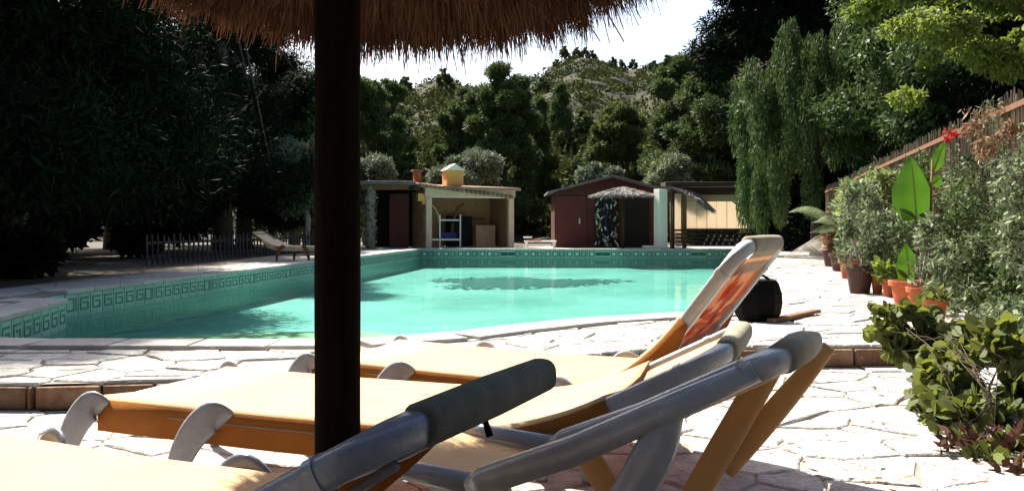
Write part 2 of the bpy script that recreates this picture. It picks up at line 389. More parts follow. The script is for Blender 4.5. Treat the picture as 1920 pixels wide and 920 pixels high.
# upper deck
deck_near = STEP[1:-1] + [(4.3, 7.3), (2.3, 7.45), (2.05, 7.40)] + [(1.32, 7.15), (.6, 6.75), (-.04, 6.2), (-.45, 5.75), (-1.05, 5.40), (-3.1, 5.40), (-4.3, 5.55), (-4.4, 4.37)]
path_right = [(2.3, 7.45), (4.3, 7.3), (5.0, 10.0), (6.4, 15), (9.2, 25), (10.5, 30), (8.45, 30), (2.42, 7.7)]
up = empty('pool_terrace'); tag(up, kind='structure')
sheet('joint_bed', [(-6.6, 4.6)] + STEP[1:-1] + [(4.75, 9.0), (6.2, 14), (9.4, 25), (11.2, 32), (11.2, 35), (-6.6, 35)], [POOL], -.013, 'mortar', up)
cells = crazy_paving(deck_near, .21, .0045, 5, 1.7) + crazy_paving(path_right, .25, .005, 6, 1.6)
lay_stones(up, cells, -.03, 0.0)
left_deck = [(-4.4, 5.5), (-4.45, 6.0), (-5.1, 8.7), (-5.7, 8.9), (-5.7, 10.2), (-3.6, 29.9), (-4.6, 30), (-6.5, 10), (-6.3, 5)]
lm = MB()
for c in crazy_paving(left_deck, .5, .012, 8): lm.prism(c, -.03, R.uniform(-.006, .004))
far_deck = [(-3.6, 30.0), (8.3, 29.7), (9.5, 31), (10, 34), (-8, 34)]
for c in crazy_paving(far_deck, .5, .012, 9): lm.prism(c, -.03, R.uniform(-.006, .004))
tag(lm.build('far_flagstones', 'stone', up), kind='stuff')
# riser stones along the step
ri = empty('terrace_step'); tag(ri, kind='structure')
for i in range(1, len(STEP) - 2):
    a, b = Vector((*STEP[i], 0)), Vector((*STEP[i + 1], 0)); L = (b - a).length; t = 0
    while t < L - .02:
        w = min(R.uniform(.12, .34), L - t); p = a + (b - a) * ((t + w / 2) / L); d = (b - a).normalized(); n = Vector((d.y, -d.x, 0))
        MB().bar(p - d * (w / 2 - .006) + n * R.uniform(-.012, .008) + Vector((0, 0, -.082)), p + d * (w / 2 - .006) + n * R.uniform(-.012, .008) + Vector((0, 0, -.082)), .07, .115).build('riser_stone', 'riser', ri, bevel=.012)
        t += w

pool = empty('swimming_pool'); tag(pool, kind='structure')
wl = MB(); n = len(POOL)
for i in range(n):
    (x1, y1), (x2, y2) = POOL[i], POOL[(i + 1) % n]
    wl.add([(x1, y1, -.02), (x2, y2, -.02), (x2, y2, FLOOR), (x1, y1, FLOOR)], [(0, 1, 2, 3)])
wl.build('basin_wall', 'tile', pool)
sheet('basin_floor', POOL, [], FLOOR, 'pool_floor', pool)
ldg = [(-4.04, 5.92), (-3.1, 5.77), (-1.05, 5.77), (-.45, 6.12), (-.3, 6.6), (-.7, 8.7), (-1.7, 9.3), (-3.0, 9.1), (-4.2, 8.5), (-4.3, 7.2)]
MB().prism(ldg[::1], FLOOR + .01, WATER - .05).build('beach_ledge', 'ledge', pool)
# dark patch on the pool floor, small quads thinning out at its rim
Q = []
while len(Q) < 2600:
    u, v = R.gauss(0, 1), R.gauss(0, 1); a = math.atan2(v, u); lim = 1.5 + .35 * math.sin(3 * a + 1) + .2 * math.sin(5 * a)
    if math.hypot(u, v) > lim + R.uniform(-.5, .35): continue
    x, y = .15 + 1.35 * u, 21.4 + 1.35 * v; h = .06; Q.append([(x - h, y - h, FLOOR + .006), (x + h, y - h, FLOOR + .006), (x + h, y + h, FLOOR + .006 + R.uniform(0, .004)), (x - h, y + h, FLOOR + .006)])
tag(quads_mesh('floor_patch', np.array(Q), 'patch_dark', pool), kind='stuff')
wat = sheet('water', POOL, [], WATER, 'water'); tag(wat, kind='structure')
# waterline tiles
def key_tile(variant):
    m = MB(); w, h, t = .236, .25, .012
    m.box((0, 0, 0), (w, t, h), mi=0)
    o = -t / 2 - .001
    def bar(x0, x1, z0, z1, mi=1): m.box(((x0 + x1) / 2, o, (z0 + z1) / 2), (x1 - x0, .005, z1 - z0), mi=mi)
    if variant == 0:      # hooked key square
        bar(-.085, .085, .055, .078); bar(-.085, -.060, -.075, .055); bar(-.060, .085, -.075, -.052); bar(.060, .085, -.052, .022); bar(-.02, .060, .0, .022)
    elif variant == 1:    # square with pale heart
        bar(-.09, .09, .06, .08); bar(-.09, .09, -.08, -.06); bar(-.09, -.066, -.06, .06); bar(.066, .09, -.06, .06); bar(-.045, .045, -.04, .04, 2)
    elif variant == 2:    # long dark panel (double width look)
        bar(-.118, .118, .066, .088, 2); bar(-.118, .118, -.088, -.066, 2); bar(-.118, .118, -.066, .066, 1)
    elif variant == 3:
        bar(-.118, .05, .06, .08); bar(-.118, -.095, -.08, .06); bar(-.095, .05, -.08, -.06); bar(.028, .05, -.06, .06); bar(.075, .095, -.08, .08)
    return m.mesh('wall_tile', ['tile', 'tile_dark', 'tile_pale'])
KT = [key_tile(i) for i in range(4)]
def tile_run(a, b, pick):
    a, b = Vector((*a, 0)), Vector((*b, 0)); d = b - a; L = d.length; d.normalize(); nrm = Vector((-d.y, d.x, 0))   # inward for clockwise walk
    k = int(L / .25)
    for i in range(k):
        p = a + d * ((i + .5) * L / k) + nrm * .004
        o = link_mesh('wall_tile', KT[pick(i)], pool); o.location = (p.x, p.y, -.155); o.rotation_euler = (0, 0, math.atan2(d.y, d.x) + math.pi)
        o.scale = (L / k / .25, 1, 1)
tile_run(POOL[9], POOL[10], lambda i: 0 if i % 7 else 3)
tile_run(POOL[11], POOL[12], lambda i: 0)
tile_run(POOL[12], POOL[0], lambda i: 0)
def farpick(i):
    return 2 if i % 13 in (5, 6) else (1 if i % 3 else 3)
tile_run(POOL[8], POOL[9], farpick)
# coping stones along left, far and right edges
def coping_run(a, b, w=.36, L0=.55):
    a, b = Vector((*a, 0)), Vector((*b, 0)); d = b - a; L = d.length; d.normalize(); n = Vector((d.y, -d.x, 0)); k = max(1, int(L / L0))
    for i in range(k):
        p = a + d * ((i + .5) * L / k) + n * (w / 2 - .03) + Vector((0, 0, R.uniform(-.003, .003)))
        MB().bar(p - d * (L / k / 2 - .006), p + d * (L / k / 2 - .006), w, .05).build('coping_stone', 'coping', pool, bevel=.008)
for i in (7, 8, 9, 11, 12): coping_run(POOL[i], POOL[(i + 1) % n])
for i in range(7): coping_run(POOL[i], POOL[i + 1], .34, .5)

# ------------------------------------------------------------------ hillside
def skyline(px):
    pts = [(-900, 60), (0, 80), (500, 140), (680, 158), (760, 172), (830, 150), (900, 168), (980, 158), (1030, 130), (1070, 108), (1095, 106), (1130, 118), (1185, 135), (1230, 122), (1270, 108), (1400, 90), (1700, 70), (2600, 60)]
    for (a, ya), (b, yb) in zip(pts, pts[1:]):
        if a <= px <= b: return ya + (yb - ya) * (px - a) / (b - a)
    return 60
def hill_z(x, y):
    px = 960 + F * x / y; top = (425 - skyline(px)) / F
    rid = 150 if px < 985 else 150 + min(70, (px - 985) * .8)     # the peak stands farther back
    t = (y - 46) / (rid - 46)
    if t <= 0: return -.2
    zr = top * rid + EYE
    if t <= 1: z = zr * (t ** .92)
    else: z = zr - (t - 1) * 14
    st = 1.7; q = z / st; fl = math.floor(q); fr_ = q - fl
    z2 = (fl + (min(1, max(0, (fr_ - .62) / .30)) * .85 + fr_ * .15)) * st
    z = z2 * .8 + z * .2
    return z + .5 * math.sin(x * .31 + y * .17) * min(1, t * 3) + .35 * math.sin(x * .83 - y * .41) * min(1, t * 3)
V = []; NX, NY = 220, 190
ys = [46 + (260 - 46) * (j / (NY - 1)) ** 1.25 for j in range(NY)]
for y in ys:
    for i in range(NX):
        u = -1.05 + 2.1 * i / (NX - 1); V.append((u * y, y, hill_z(u * y, y)))
fc = [(j * NX + i, j * NX + i + 1, (j + 1) * NX + i + 1, (j + 1) * NX + i) for j in range(NY - 1) for i in range(NX - 1)]
me = bpy.data.meshes.new('hillside'); me.from_pydata(V, [], fc); me.materials.append(M['hill']); me.update()
hill = link_mesh('hillside', me); tag(hill, kind='structure')
# scrub on the slope
P = []
while len(P) < 4200:
    y = R.uniform(50, 225); x = R.uniform(-.75, .62) * y; z = hill_z(x, y); P.append((x, y, z + .2, R.uniform(.45, 1.35)))
for _ in range(420):
    y = R.uniform(46.5, 82); x = R.uniform(-.3, .3) * y; P.append((x, y, max(0, hill_z(x, y)) + .5, R.uniform(.8, 1.7)))
cl = [(x, y, z, s * 1.1, s * 1.1, s * .75) for x, y, z, s in P]
pt, d = in_clumps(cl, 190000, .8)
sc = quads_mesh('hill_scrub', leaves(pt, .55, .34), 'scrub'); tag(sc, 'low dry scrub covering the terraced hillside', 'scrub', kind='stuff')

# ------------------------------------------------------------------ trees and shrubs
def trunk_mb(base, top, r0, r1, limbs, wob=.15):
    m = MB(); b, t = Vector(base), Vector(top); pts = []; rad = []
    for i in range(7):
        k = i / 6; pts.append(b.lerp(t, k) + Vector((R.uniform(-wob, wob), R.uniform(-wob, wob), 0)) * (k > 0)); rad.append(r0 + (r1 - r0) * k + (.35 * r0 if i == 0 else 0))
    m.tube(pts, rad, 9)
    for e in limbs:
        e = Vector(e); k = min(.95, max(.25, R.uniform(.35, .9))); i = int(k * 6); s = pts[i].lerp(pts[min(6, i + 1)], k * 6 - i)
        mid = s.lerp(e, .5) + Vector((0, 0, R.uniform(-.1, .25) * (e - s).length * .5))
        r = rad[i] * .5; m.tube([s, mid, e], [r, r * .6, r * .22], 6)
    return m
def tree(name, label, base, clumps, n, leaf, mat_, bark='bark', r0=.2, bias=None, bw=0.0, group=None, cat='tree', shell=.6, trunk_top=None, inner=0.0, rnd=False):
    """clumps relative to base; crown of separate leaf faces; trunk with limbs to the clumps"""
    root = empty(name, base); tag(root, label, cat, group)
    top = trunk_top or (0, 0, max(c[2] for c in clumps))
    lim = [c[:3] for c in (clumps if len(clumps) < 16 else R.sample(clumps, 16))]
    trunk_mb((0, 0, -.2), top, r0, r0 * .25, lim).build('trunk', bark, root, smooth=True)
    pt, d = in_clumps(clumps, n, shell)
    b = None
    if bias == 'out': b = d
    elif bias is not None: b = np.tile(np.array(bias, float), (n, 1))
    L = leaves(pt, leaf[0], leaf[1], b, bw, rnd=rnd)
    if inner and not rnd:                                        # larger sprays deep inside close the crown
        cl2 = [(c[0], c[1], c[2], c[3] * .62, c[4] * .62, c[5] * .62) for c in clumps]
        p2, d2 = in_clumps(cl2, int(n * inner * 2), 0.0); L = np.concatenate([L, leaves(p2, leaf[0] * 1.7, leaf[1] * 2.6)])
    quads_mesh('crown', L, mat_, root, L.shape[1])
    return root
def pine_clumps(h, r, n, lo=.25, flat=.45, seed=None):
    rr = random.Random(seed) if seed is not None else R; out = []
    for i in range(n):
        k = lo + (1 - lo) * (i + rr.random()) / n; rad = r * (1.05 - k) ** .75 * rr.uniform(.55, 1.0) if k > .6 else r * rr.uniform(.45, 1.0)
        a = rr.uniform(0, 2 * math.pi); s = r * rr.uniform(.28, .46) * (1.25 - k * .6)
        out.append((math.cos(a) * rad * .8, math.sin(a) * rad * .8, k * h, s, s, s * flat * rr.uniform(.8, 1.5)))
    out.append((0, 0, h * .97, r * .22, r * .22, h * .07))
    return out
def cone_clumps(h, r, n, lo=.08, seed=None):
    rr = random.Random(seed) if seed is not None else R; out = []
    for i in range(n):
        k = lo + (1 - lo) * (i / n); rad = r * (1 - k) ** .8 + .12 * r; a = rr.uniform(0, 2 * math.pi); s = r * rr.uniform(.26, .42) * (1.15 - k * .75)
        out.append((math.cos(a) * rad * rr.uniform(.2, .8), math.sin(a) * rad * rr.uniform(.2, .8), k * h, s, s, s * rr.uniform(.7, 1.3)))
    return out
def lobe_clumps(h, r, n, lo=.12, seed=None):
    """irregular broad crown: lobes of mixed size, narrowing unevenly upwards"""
    rr = random.Random(seed) if seed is not None else R; out = []; lean = rr.uniform(-.25, .25) * r
    for i in range(n):
        k = lo + (1 - lo) * rr.random() ** .85; env = r * ((1.25 - .5 * k) if k < .5 else math.sqrt(max(.03, 1 - ((k - .5) / .52) ** 2))); a = rr.uniform(0, 6.283); q = env * rr.uniform(.35, .95)
        s = r * rr.uniform(.16, .38) * (1.2 - .55 * k); out.append((math.cos(a) * q + lean * k, math.sin(a) * q, k * h, s, s, s * rr.uniform(.55, .95)))
    for i in range(7):                                        # leader shoots keep the top joined to the crown
        k = .62 + .055 * i; s = r * (.34 - .035 * i); out.append((lean * k + rr.uniform(-.1, .1) * r, rr.uniform(-.1, .1) * r, k * h, s, s, h * .06))
    return out
def ball_clumps(rx, ry, rz, n, zc, seed=None):
    rr = random.Random(seed) if seed is not None else R; out = []
    for i in range(n):
        while True:
            x, y, z = rr.uniform(-1, 1), rr.uniform(-1, 1), rr.uniform(-1, 1)
            if .25 < x * x + y * y + z * z < 1: break
        s = rr.uniform(.24, .42); out.append((x * rx * .8, y * ry * .8, zc + z * rz * .8, rx * s, ry * s, rz * s))
    return out

# tall dark pines on the left, shading the left edge of the pool
LEFT = [(-8.7, 14.8, 13.0, 3.9, 21, 'tallest dark pine beside the shaded left pool edge'),
        (-11.5, 20.5, 15.0, 4.2, 22, 'huge dark pine behind the picket fence on the left'),
        (-15.0, 17.0, 15.0, 4.6, 23, 'dark pine at the far left edge of the garden'),
        (-8.8, 26.0, 12.5, 3.0, 24, 'slimmer dark pine nearest the parasol pole on the left'),
        (-19.0, 25.0, 18.0, 5.5, 25, 'towering dark pine filling the upper left corner'),
        (-9.2, 11.2, 12.0, 3.4, 26, 'near dark pine overhanging the left terrace'),
        (-9.9, 31.5, 11.5, 3.1, 45, 'dark pine just left of the thatch above the olive'),
        (-13.2, 39.0, 15.0, 4.4, 46, 'dark pine behind the silvery olive'),
        (-14.5, 31.0, 16.0, 4.5, 27, 'dark pine rearmost in the shaded left grove')]
for x, y, h, r, sd, lab in LEFT:
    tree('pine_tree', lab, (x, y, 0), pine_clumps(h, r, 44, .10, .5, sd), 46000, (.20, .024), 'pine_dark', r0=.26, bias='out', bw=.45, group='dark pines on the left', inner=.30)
for x, y, h, r, sd, lab in ((-4.5, -6.5, 11, 3.6, 28, 'unseen dark pine added behind the terrace at left to cut fill light'), (1.5, -7.5, 12, 3.8, 29, 'unseen dark pine added behind the loungers to cut fill light'), (7.0, -4.0, 10, 3.6, 30, 'unseen dark pine added behind the right end of the terrace to cut fill light'), (-9.5, 0.5, 11, 3.4, 39, 'unseen dark pine added beside the left end of the terrace to cut fill light')):
    tree('pine_tree', lab, (x, y, 0), pine_clumps(h, r, 40, .05, .55, sd), 14000, (.34, .07), 'pine_dark', r0=.26, bias='out', bw=.45, group='unseen pines added round the terrace to cut fill light', inner=.5)  # unseen pines added to keep sky and bounce light off the terrace
tree('added_shade_pine', 'unseen leaning umbrella pine added to shade the near terrace', (-5.2, .6, LOWZ), [(2.6 + 2.1 * math.cos(a) * k, 2.4 + 2.1 * math.sin(a) * k, 7 + R.uniform(-.3, .5), .8, .8, .45) for a, k in [(i * 2.4, (i / 22) ** .5) for i in range(23)]], 22000, (.26, .05), 'pine_dark', r0=.22, bias='out', bw=.4, inner=.5, trunk_top=(2.6, 2.4, 7.0))  # unseen tree added, crown placed to shade the ground around the camera
# undergrowth below the pines
UND = [(-8.3, 13.2, 1.5, 1.9, 31), (-10.5, 18.0, 2.2, 2.6, 32), (-12.0, 14.0, 2.4, 3.2, 33), (-9.6, 23.0, 2.0, 2.8, 34), (-14.0, 23.5, 2.8, 3.6, 35), (-7.9, 10.2, 1.2, 1.5, 36), (-17, 20, 3, 4.5, 37), (-11.5, 28, 2.8, 4.0, 38)]
UL = ['low dark shrub under the tallest left pine', 'broad dark shrub behind the picket fence', 'dark shrub between the left pines', 'shrub at the back end of the picket fence', 'tall shrub deep in the shaded left grove', 'small shrub nearest the camera under the left pines', 'high dark thicket bush at the far left', 'leafy dark bush behind the sand coloured far lounger']
for (x, y, r, h, sd), lab in zip(UND, UL):
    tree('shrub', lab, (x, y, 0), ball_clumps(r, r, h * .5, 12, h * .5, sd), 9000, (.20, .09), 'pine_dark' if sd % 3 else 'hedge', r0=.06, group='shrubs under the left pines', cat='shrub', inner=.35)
# sunlit trees behind the parasol pole
tree('olive_tree', 'silvery olive tree lit by the sun left of the parasol pole', (-6.6, 27.5, 0), ball_clumps(1.6, 1.5, 1.7, 16, 2.6, 41), 11000, (.16, .05), 'olive', 'bark_pale', r0=.14, inner=.12)
tree('tall_olive_tree', 'tall grey green tree sloping up behind the left pines', (-9.2, 36, 0), [(-2.6 + .42 * i, R.uniform(-.8, .8), 3.6 + .42 * i, .9, .9, .7) for i in range(9)] + ball_clumps(2.4, 2, 2.4, 18, 3.2, 42), 16000, (.2, .06), 'olive', 'bark_pale', r0=.2, inner=.12)
tree('green_tree', 'bright green tree just left of the parasol pole', (-7.8, 33, 0), ball_clumps(1.3, 1.3, 2.9, 18, 3.9, 43), 10000, (.2, .08), 'pine', r0=.15, inner=.15)
# rounded pale bushes behind the sheds
tree('round_bush', 'rounded pale green bush directly behind the chimney', (-1.85, 38.0, 0), ball_clumps(1.75, 1.5, 1.35, 24, 2.9, 51), 15000, (.2, .055), 'olive', 'bark_pale', r0=.12, cat='bush', inner=.15)
tree('leafy_bush', 'pale green bush behind the flat roofed store left', (-6.3, 37.0, 0), ball_clumps(1.5, 1.4, 1.5, 20, 2.6, 52), 12000, (.2, .055), 'olive', 'bark_pale', r0=.12, cat='bush', inner=.15)
tree('small_pale_bush', 'small pale bush above the ridge of the red shed', (3.9, 39.5, 0), ball_clumps(1.2, 1.0, .9, 14, 2.9, 53), 6000, (.18, .06), 'olive', 'bark_pale', r0=.1, cat='bush', inner=.15)
tree('brown_grey_bush', 'twiggy grey bush between red shed and blind pavilion', (7.6, 40, 0), ball_clumps(1.5, 1.2, 1.3, 14, 2.8, 54), 8000, (.2, .05), 'hedge', 'bark_pale', r0=.1, cat='bush', inner=.15)
tree('yellow_green_bush', 'yellowish bush at the right end of the pavilion roof', (11.4, 38, 0), ball_clumps(1.6, 1.2, 1.5, 14, 2.6, 55), 8000, (.2, .07), 'lime_leaf', r0=.1, cat='bush', inner=.15)
# conifers in the middle distance
def put(px, top, base_d, hw):
    x = (px - 960) / F * base_d; return x, base_d, (425 - top) / F * base_d + EYE, hw / F * base_d
MID = [('dark_conifer', 'tall dark conifer in the centre behind the chimney', 945, 128, 48, 60, 'pine', 34000, 1),
       ('dark_conifer', 'dark conifer right of the central tall one', 1012, 185, 52, 34, 'pine', 20000, 1),
       ('bushy_pine', 'bushy pine immediately left of the central conifer', 866, 175, 55, 42, 'pine', 20000, 0),
       ('bushy_pine', 'lime green bushy pine above the red shed', 1172, 200, 50, 52, 'pine_lime', 22000, 0),
       ('broad_pine', 'broad dark pine right of the lime green pine', 1285, 118, 47, 62, 'pine', 32000, 0),
       ('broad_pine', 'dense black green pine above the blind pavilion', 1345, 150, 42, 90, 'pine', 34000, 0),
       ('bushy_pine', 'green pine half hidden by the parasol pole', 690, 150, 54, 50, 'pine', 18000, 0),
       ('bushy_pine', 'dark rounded pine right of the parasol pole', 738, 155, 60, 34, 'pine', 12000, 0),
       ('small_conifer', 'pointed conifer on the slope below the hill peak', 1052, 158, 70, 30, 'pine', 9000, 1)]
for nm, lab, px, top, dd, hw, mt, nn, cone in MID:
    x, y, h, r = put(px, top, dd, hw); z0 = max(0, hill_z(x, y)) if y > 46 else 0
    h -= z0; r *= 1.25; cl = cone_clumps(h, r, 60, .03) if cone and hw < 40 else lobe_clumps(h, r, 62, .05)
    tree(nm, lab, (x, y, z0), cl, int(nn * 1.5), (.24, .055), mt, r0=.2, bias='out', bw=.35, inner=.16, group='conifers behind the sheds')
# pines scattered over the hill: three kinds, copied
kinds = []
for sd, mt in ((61, 'pine'), (62, 'pine'), (63, 'pine_lime')):
    kinds.append(tree('hill_pine', 'small pine dotted on the terraced hillside', (0, 0, -50), lobe_clumps(7, 2.7, 30, .05, sd), 5600, (.46, .14), mt, r0=.18, bias='out', bw=.3, group='small pines dotted over the hillside', inner=.2))
spots = [(760, 145, 140, 0), (835, 152, 130, 1), (715, 175, 100, 0), (1095, 265, 70, 0),
         (1060, 108, 205, 1), (1080, 100, 208, 1), (1095, 100, 210, 1), (1112, 106, 208, 1), (1035, 126, 200, 1), (1150, 120, 212, 1), (1165, 126, 214, 0), (1185, 132, 214, 1), (1225, 118, 190, 0), (1250, 108, 180, 1), (1045, 118, 205, 1), (745, 255, 62, 1), (990, 280, 60, 1), (1110, 290, 56, 1), (1150, 300, 55, 0), (1220, 285, 56, 1), (1230, 215, 80, 1), (700, 210, 85, 1), (745, 190, 105, 0), (1015, 175, 120, 1), (640, 170, 100, 1), (560, 160, 90, 0)]
for i, (px, top, dd, kd) in enumerate(spots):
    x = (px - 960) / F * dd; z = hill_z(x, dd); h = max(3.0, (425 - top) / F * dd + EYE - z); h = min(h, 11)
    o = kinds[kd] if kinds[kd].location.z < -40 else copy_tree(kinds[kd])
    o.location = (x, dd, z - .1); s = h / 7; o.scale = (s, s, s); o.rotation_euler = (0, 0, R.uniform(0, 6.28))
    place = ('on the far ridge around the hill peak' if dd > 170 else 'high on the terraced hillside' if dd > 100 else 'halfway up the terraced hillside' if dd > 72 else 'low on the slope right behind the sheds')
    tone = ('mid green', 'mid green rounded', 'lime green')[kd] if kd != 1 else 'dark green'
    o['label'] = 'small %s pine %s' % (tone, place); o['group'] = '%s pines %s' % (tone, place)
# right-hand trees
tree('tall_pine', 'tall dark pine against the white sky at upper right', (9.6, 31, 0), [(-1.9, 0, 7.2, 1.3, 1.2, .5), (-1.2, .5, 8.2, 1.5, 1.3, .6), (-2.3, -.4, 6.4, .8, .8, .35), (.2, 0, 7.8, 1.7, 1.5, .8), (1.4, .4, 8.8, 1.8, 1.6, .9), (0, 0, 9.8, 2.2, 1.8, .9), (2.6, 0, 7.4, 1.7, 1.5, .9), (-1.0, 0, 9.4, 1.4, 1.3, .7), (.8, 0, 6.4, 1.4, 1.2, .6), (3.4, 0, 9.2, 2, 1.6, 1), (1.5, 0, 5.4, 1.3, 1.2, .6), (4.4, 0, 6.6, 1.8, 1.5, 1)], 38000, (.24, .045), 'pine_dark', r0=.28, bias='out', bw=.45, inner=.25)
tree('shaded_pine', 'black shaded pine behind the drooping tree', (13.0, 33, 0), pine_clumps(13, 4.6, 44, .06, .6, 71), 38000, (.24, .045), 'pine_dark', r0=.3, bias='out', bw=.4, inner=.4)
tree('shaded_pine', 'black shaded pine above the far end of the reed fence', (14.5, 26, 0), pine_clumps(12, 4.4, 44, .04, .6, 72), 38000, (.24, .045), 'pine_dark', r0=.3, bias='out', bw=.4, inner=.4)
tree('shaded_pine', 'black shaded pine behind the near reed fence', (12.0, 17.5, 0), pine_clumps(10, 3.9, 44, .04, .6, 73), 38000, (.24, .045), 'pine_dark', r0=.3, bias='out', bw=.4, inner=.4)
tree('dark_hedge_tree', 'low dark tree behind the palm at the fence end', (9.9, 28.0, 0), ball_clumps(2.2, 1.6, 1.8, 20, 1.7, 74), 14000, (.24, .09), 'pine_dark', r0=.15, inner=.4)
# weeping tree: strands of hanging leaves
wp = []
for i in range(48):
    a = R.uniform(0, 6.28); k = R.uniform(.2, 1); wp.append((math.cos(a) * 2.4 * k, math.sin(a) * 1.9 * k, 5.5 - 2.0 * k * k + R.uniform(-.9, .5), .26, .26, R.uniform(.6, 1.1)))
for i in range(16):
    a = R.uniform(0, 6.28); wp.append((math.cos(a) * 1.9, math.sin(a) * 1.7, R.uniform(1.0, 3.0), .24, .24, .9))
tree('weeping_tree', 'drooping green pepper tree right of the blind pavilion', (8.2, 23, 0), wp + [(R.uniform(-1.3, 1.3), R.uniform(-1.2, .6), R.uniform(1.6, 5.2), .3, .3, .8) for _ in range(16)], 42000, (.15, .03), 'pepper', r0=.14, bias=(0, 0, -1), bw=.72, shell=.4, inner=.06)
tree('broad_tree', 'broad mid green tree rising above the reed fence', (10.6, 19.5, 0), [(c[0], c[1], c[2] + 2.2, c[3], c[4], c[5]) for c in lobe_clumps(6.0, 3.0, 70, .1, 77)], 46000, (.15, .055), 'pepper', r0=.2, bias=(0, 0, -1), bw=.35, inner=.12)
# overhanging yellow green branches, upper right
br = []
for i in range(26):
    k = R.random(); br.append((-2.6 + 3.4 * k + R.uniform(-.3, .3), R.uniform(-1.0, 1.0), 3.0 + R.uniform(-.55, 1.9) - .9 * (1 - k) + .5, .38, .36, .22))
for q in ((-2.1, -.2, 2.95), (-1.7, -.3, 2.6), (-1.25, -.2, 2.7), (-.9, -.3, 2.35), (-1.9, .1, 3.4), (-2.7, .3, 3.5), (-.4, 0, 2.6), (.2, -.1, 2.75), (-.8, -.3, 3.1)): br.append((*q, .33, .33, .2))
tree('leafy_tree', 'yellow green leafy tree overhanging the reed fence at upper right', (6.6, 9.2, 0), [(c[0] + R.uniform(-.5, .5), c[1] + R.uniform(-.4, .4), c[2] + R.uniform(-.3, .3), c[3] * f, c[4] * f, c[5] * f) for c in br for f in (R.uniform(.3, .5), R.uniform(.3, .6), R.uniform(.5, .8))], 34000, (.075, .036), 'lime_leaf', r0=.14, bias=(-.2, 0, -.6), bw=.35, inner=0)

# ------------------------------------------------------------------ sheds at the far end
def shed_frame(name, label, px, d, yaw, cat):
    o = empty(name, ((px - 960) / F * d, d, 0), yaw); tag(o, label, cat); return o
# barbecue hut: open front, block walls
H = shed_frame('barbecue_hut', 'ochre open fronted barbecue hut with clay tile roof and chimney', 799, 31.3, math.radians(21), 'hut')
W_, D_, HH = 3.45, 2.5, 2.15
def part(name, mts, par, *boxes, bevel=0.0):
    m = MB()
    for c, d in boxes: m.box(c, d)
    return m.build(name, mts, par, bevel=bevel)
part('pillar', 'render', H, ((.11, .09, .95), (.22, .22, 1.9)), bevel=.01)
part('pillar', 'render', H, ((W_ - .11, .09, .95), (.22, .22, 1.9)), bevel=.01)
part('lintel', 'render', H, ((W_ / 2, .09, 2.07), (W_ + .1, .26, .34)), bevel=.01)
part('lintel_trim', 'white', H, ((W_ / 2, .075, 1.885), (W_ - .42, .14, .05)))
sw = part('side_wall', 'mortar', H, ((.06, D_ / 2 + .1, 1.08), (.08, D_ - .2, 2.1)))
BR = MB().box((0, 0, 0), (.03, .385, .155)).mesh('block', ['brick'])
for r in range(13):
    for k in range(7):
        y = .29 + k * .4 + (.2 if r % 2 else 0)
        if y > D_ - .15: continue
        o = link_mesh('block', BR, sw); o.location = (.006 + R.uniform(-.004, .004), y + .1, .09 + r * .162)
part('side_wall', 'brick', H, ((W_ - .06, D_ / 2 + .1, 1.05), (.1, D_ - .2, 2.1)))
part('back_wall', 'brick', H, ((W_ / 2, D_, 1.05), (W_, .1, 2.1)))
cb = MB()                                                      # corbel at the left corner
cb.box((-.14, .2, 1.86), (.3, .3, .28)); cb.box((-.05, .2, 1.66), (.16, .26, .12)); cb.build('corbel', 'orange', H, bevel=.01)
rf = MB().add([(-.25, -.18, 2.29), (W_ + .22, -.18, 2.25), (W_ + .22, D_ + .2, 2.42), (-.25, D_ + .2, 2.49), (-.25, -.18, 2.21), (W_ + .22, -.18, 2.14), (W_ + .22, D_ + .2, 2.36), (-.25, D_ + .2, 2.43)], [(0, 1, 2, 3), (7, 6, 5, 4), (0, 4, 5, 1), (1, 5, 6, 2), (2, 6, 7, 3), (3, 7, 4, 0)]).build('roof', 'roof_tile', H)
RT = MB(); RT.tube([(0, 0, 0), (0, 2.62, .225)], .075, 8); RT = RT.mesh('roof_tile', ['roof_tile'], True)
for k in range(21):
    o = link_mesh('roof_tile', RT, rf); o.location = (-.2 + k * .175, -.2, 2.285 - .0095 * k * 2); o.rotation_euler = (0, 0, 0)
ch = part('chimney', 'orange', H, ((1.25, .75, 2.62), (.66, .6, .58)), bevel=.015)
MB().add([(.86, .4, 2.91), (1.64, .4, 2.91), (1.25, .4, 3.16), (.86, 1.1, 2.91), (1.64, 1.1, 2.91), (1.25, 1.1, 3.16)], [(0, 1, 2), (5, 4, 3), (1, 4, 5, 2), (0, 2, 5, 3), (0, 3, 4, 1)]).build('chimney_cap', ['white'], ch)
c2 = part('small_chimney', 'terracotta', H, ((-.05, 1.1, 2.6), (.26, .26, .5)), bevel=.01)
part('chimney_cap', 'roof_tile', c2, ((-.05, 1.1, 2.90), (.40, .36, .07)))
# arch ribs, work bench, shelf and pale frame inside
ar = MB()
ar.tube([(.3 + .42 * math.sin(a), .8, .9 + .72 * math.cos(a)) for a in [i * math.pi / 2 / 8 for i in range(9)]], .04, 6)
ar.build('arch', 'render', H, smooth=True)
ar = MB(); ar.tube([(1.75 - .5 * math.cos(a), .9, .4 + 1.25 * math.sin(a)) for a in [i * math.pi / 2 / 8 for i in range(9)]], .06, 6); ar.build('arch', 'wood_brown', H, smooth=True)
fr = MB()
for x in (.62, 1.42): fr.box((x, .35, .62), (.05, .05, 1.24))
fr.box((1.02, .35, 1.03), (.75, .05, .05)); fr.box((.75, .35, .30), (1.35, .05, .06)); fr.build('pale_frame', 'metal', H)
part('shelf', 'wood_brown', H, ((2.35, 2.15, 1.1), (1.3, .18, .05)))
part('oven', 'dark', H, ((1.85, 1.9, .6), (.9, .6, 1.2)))
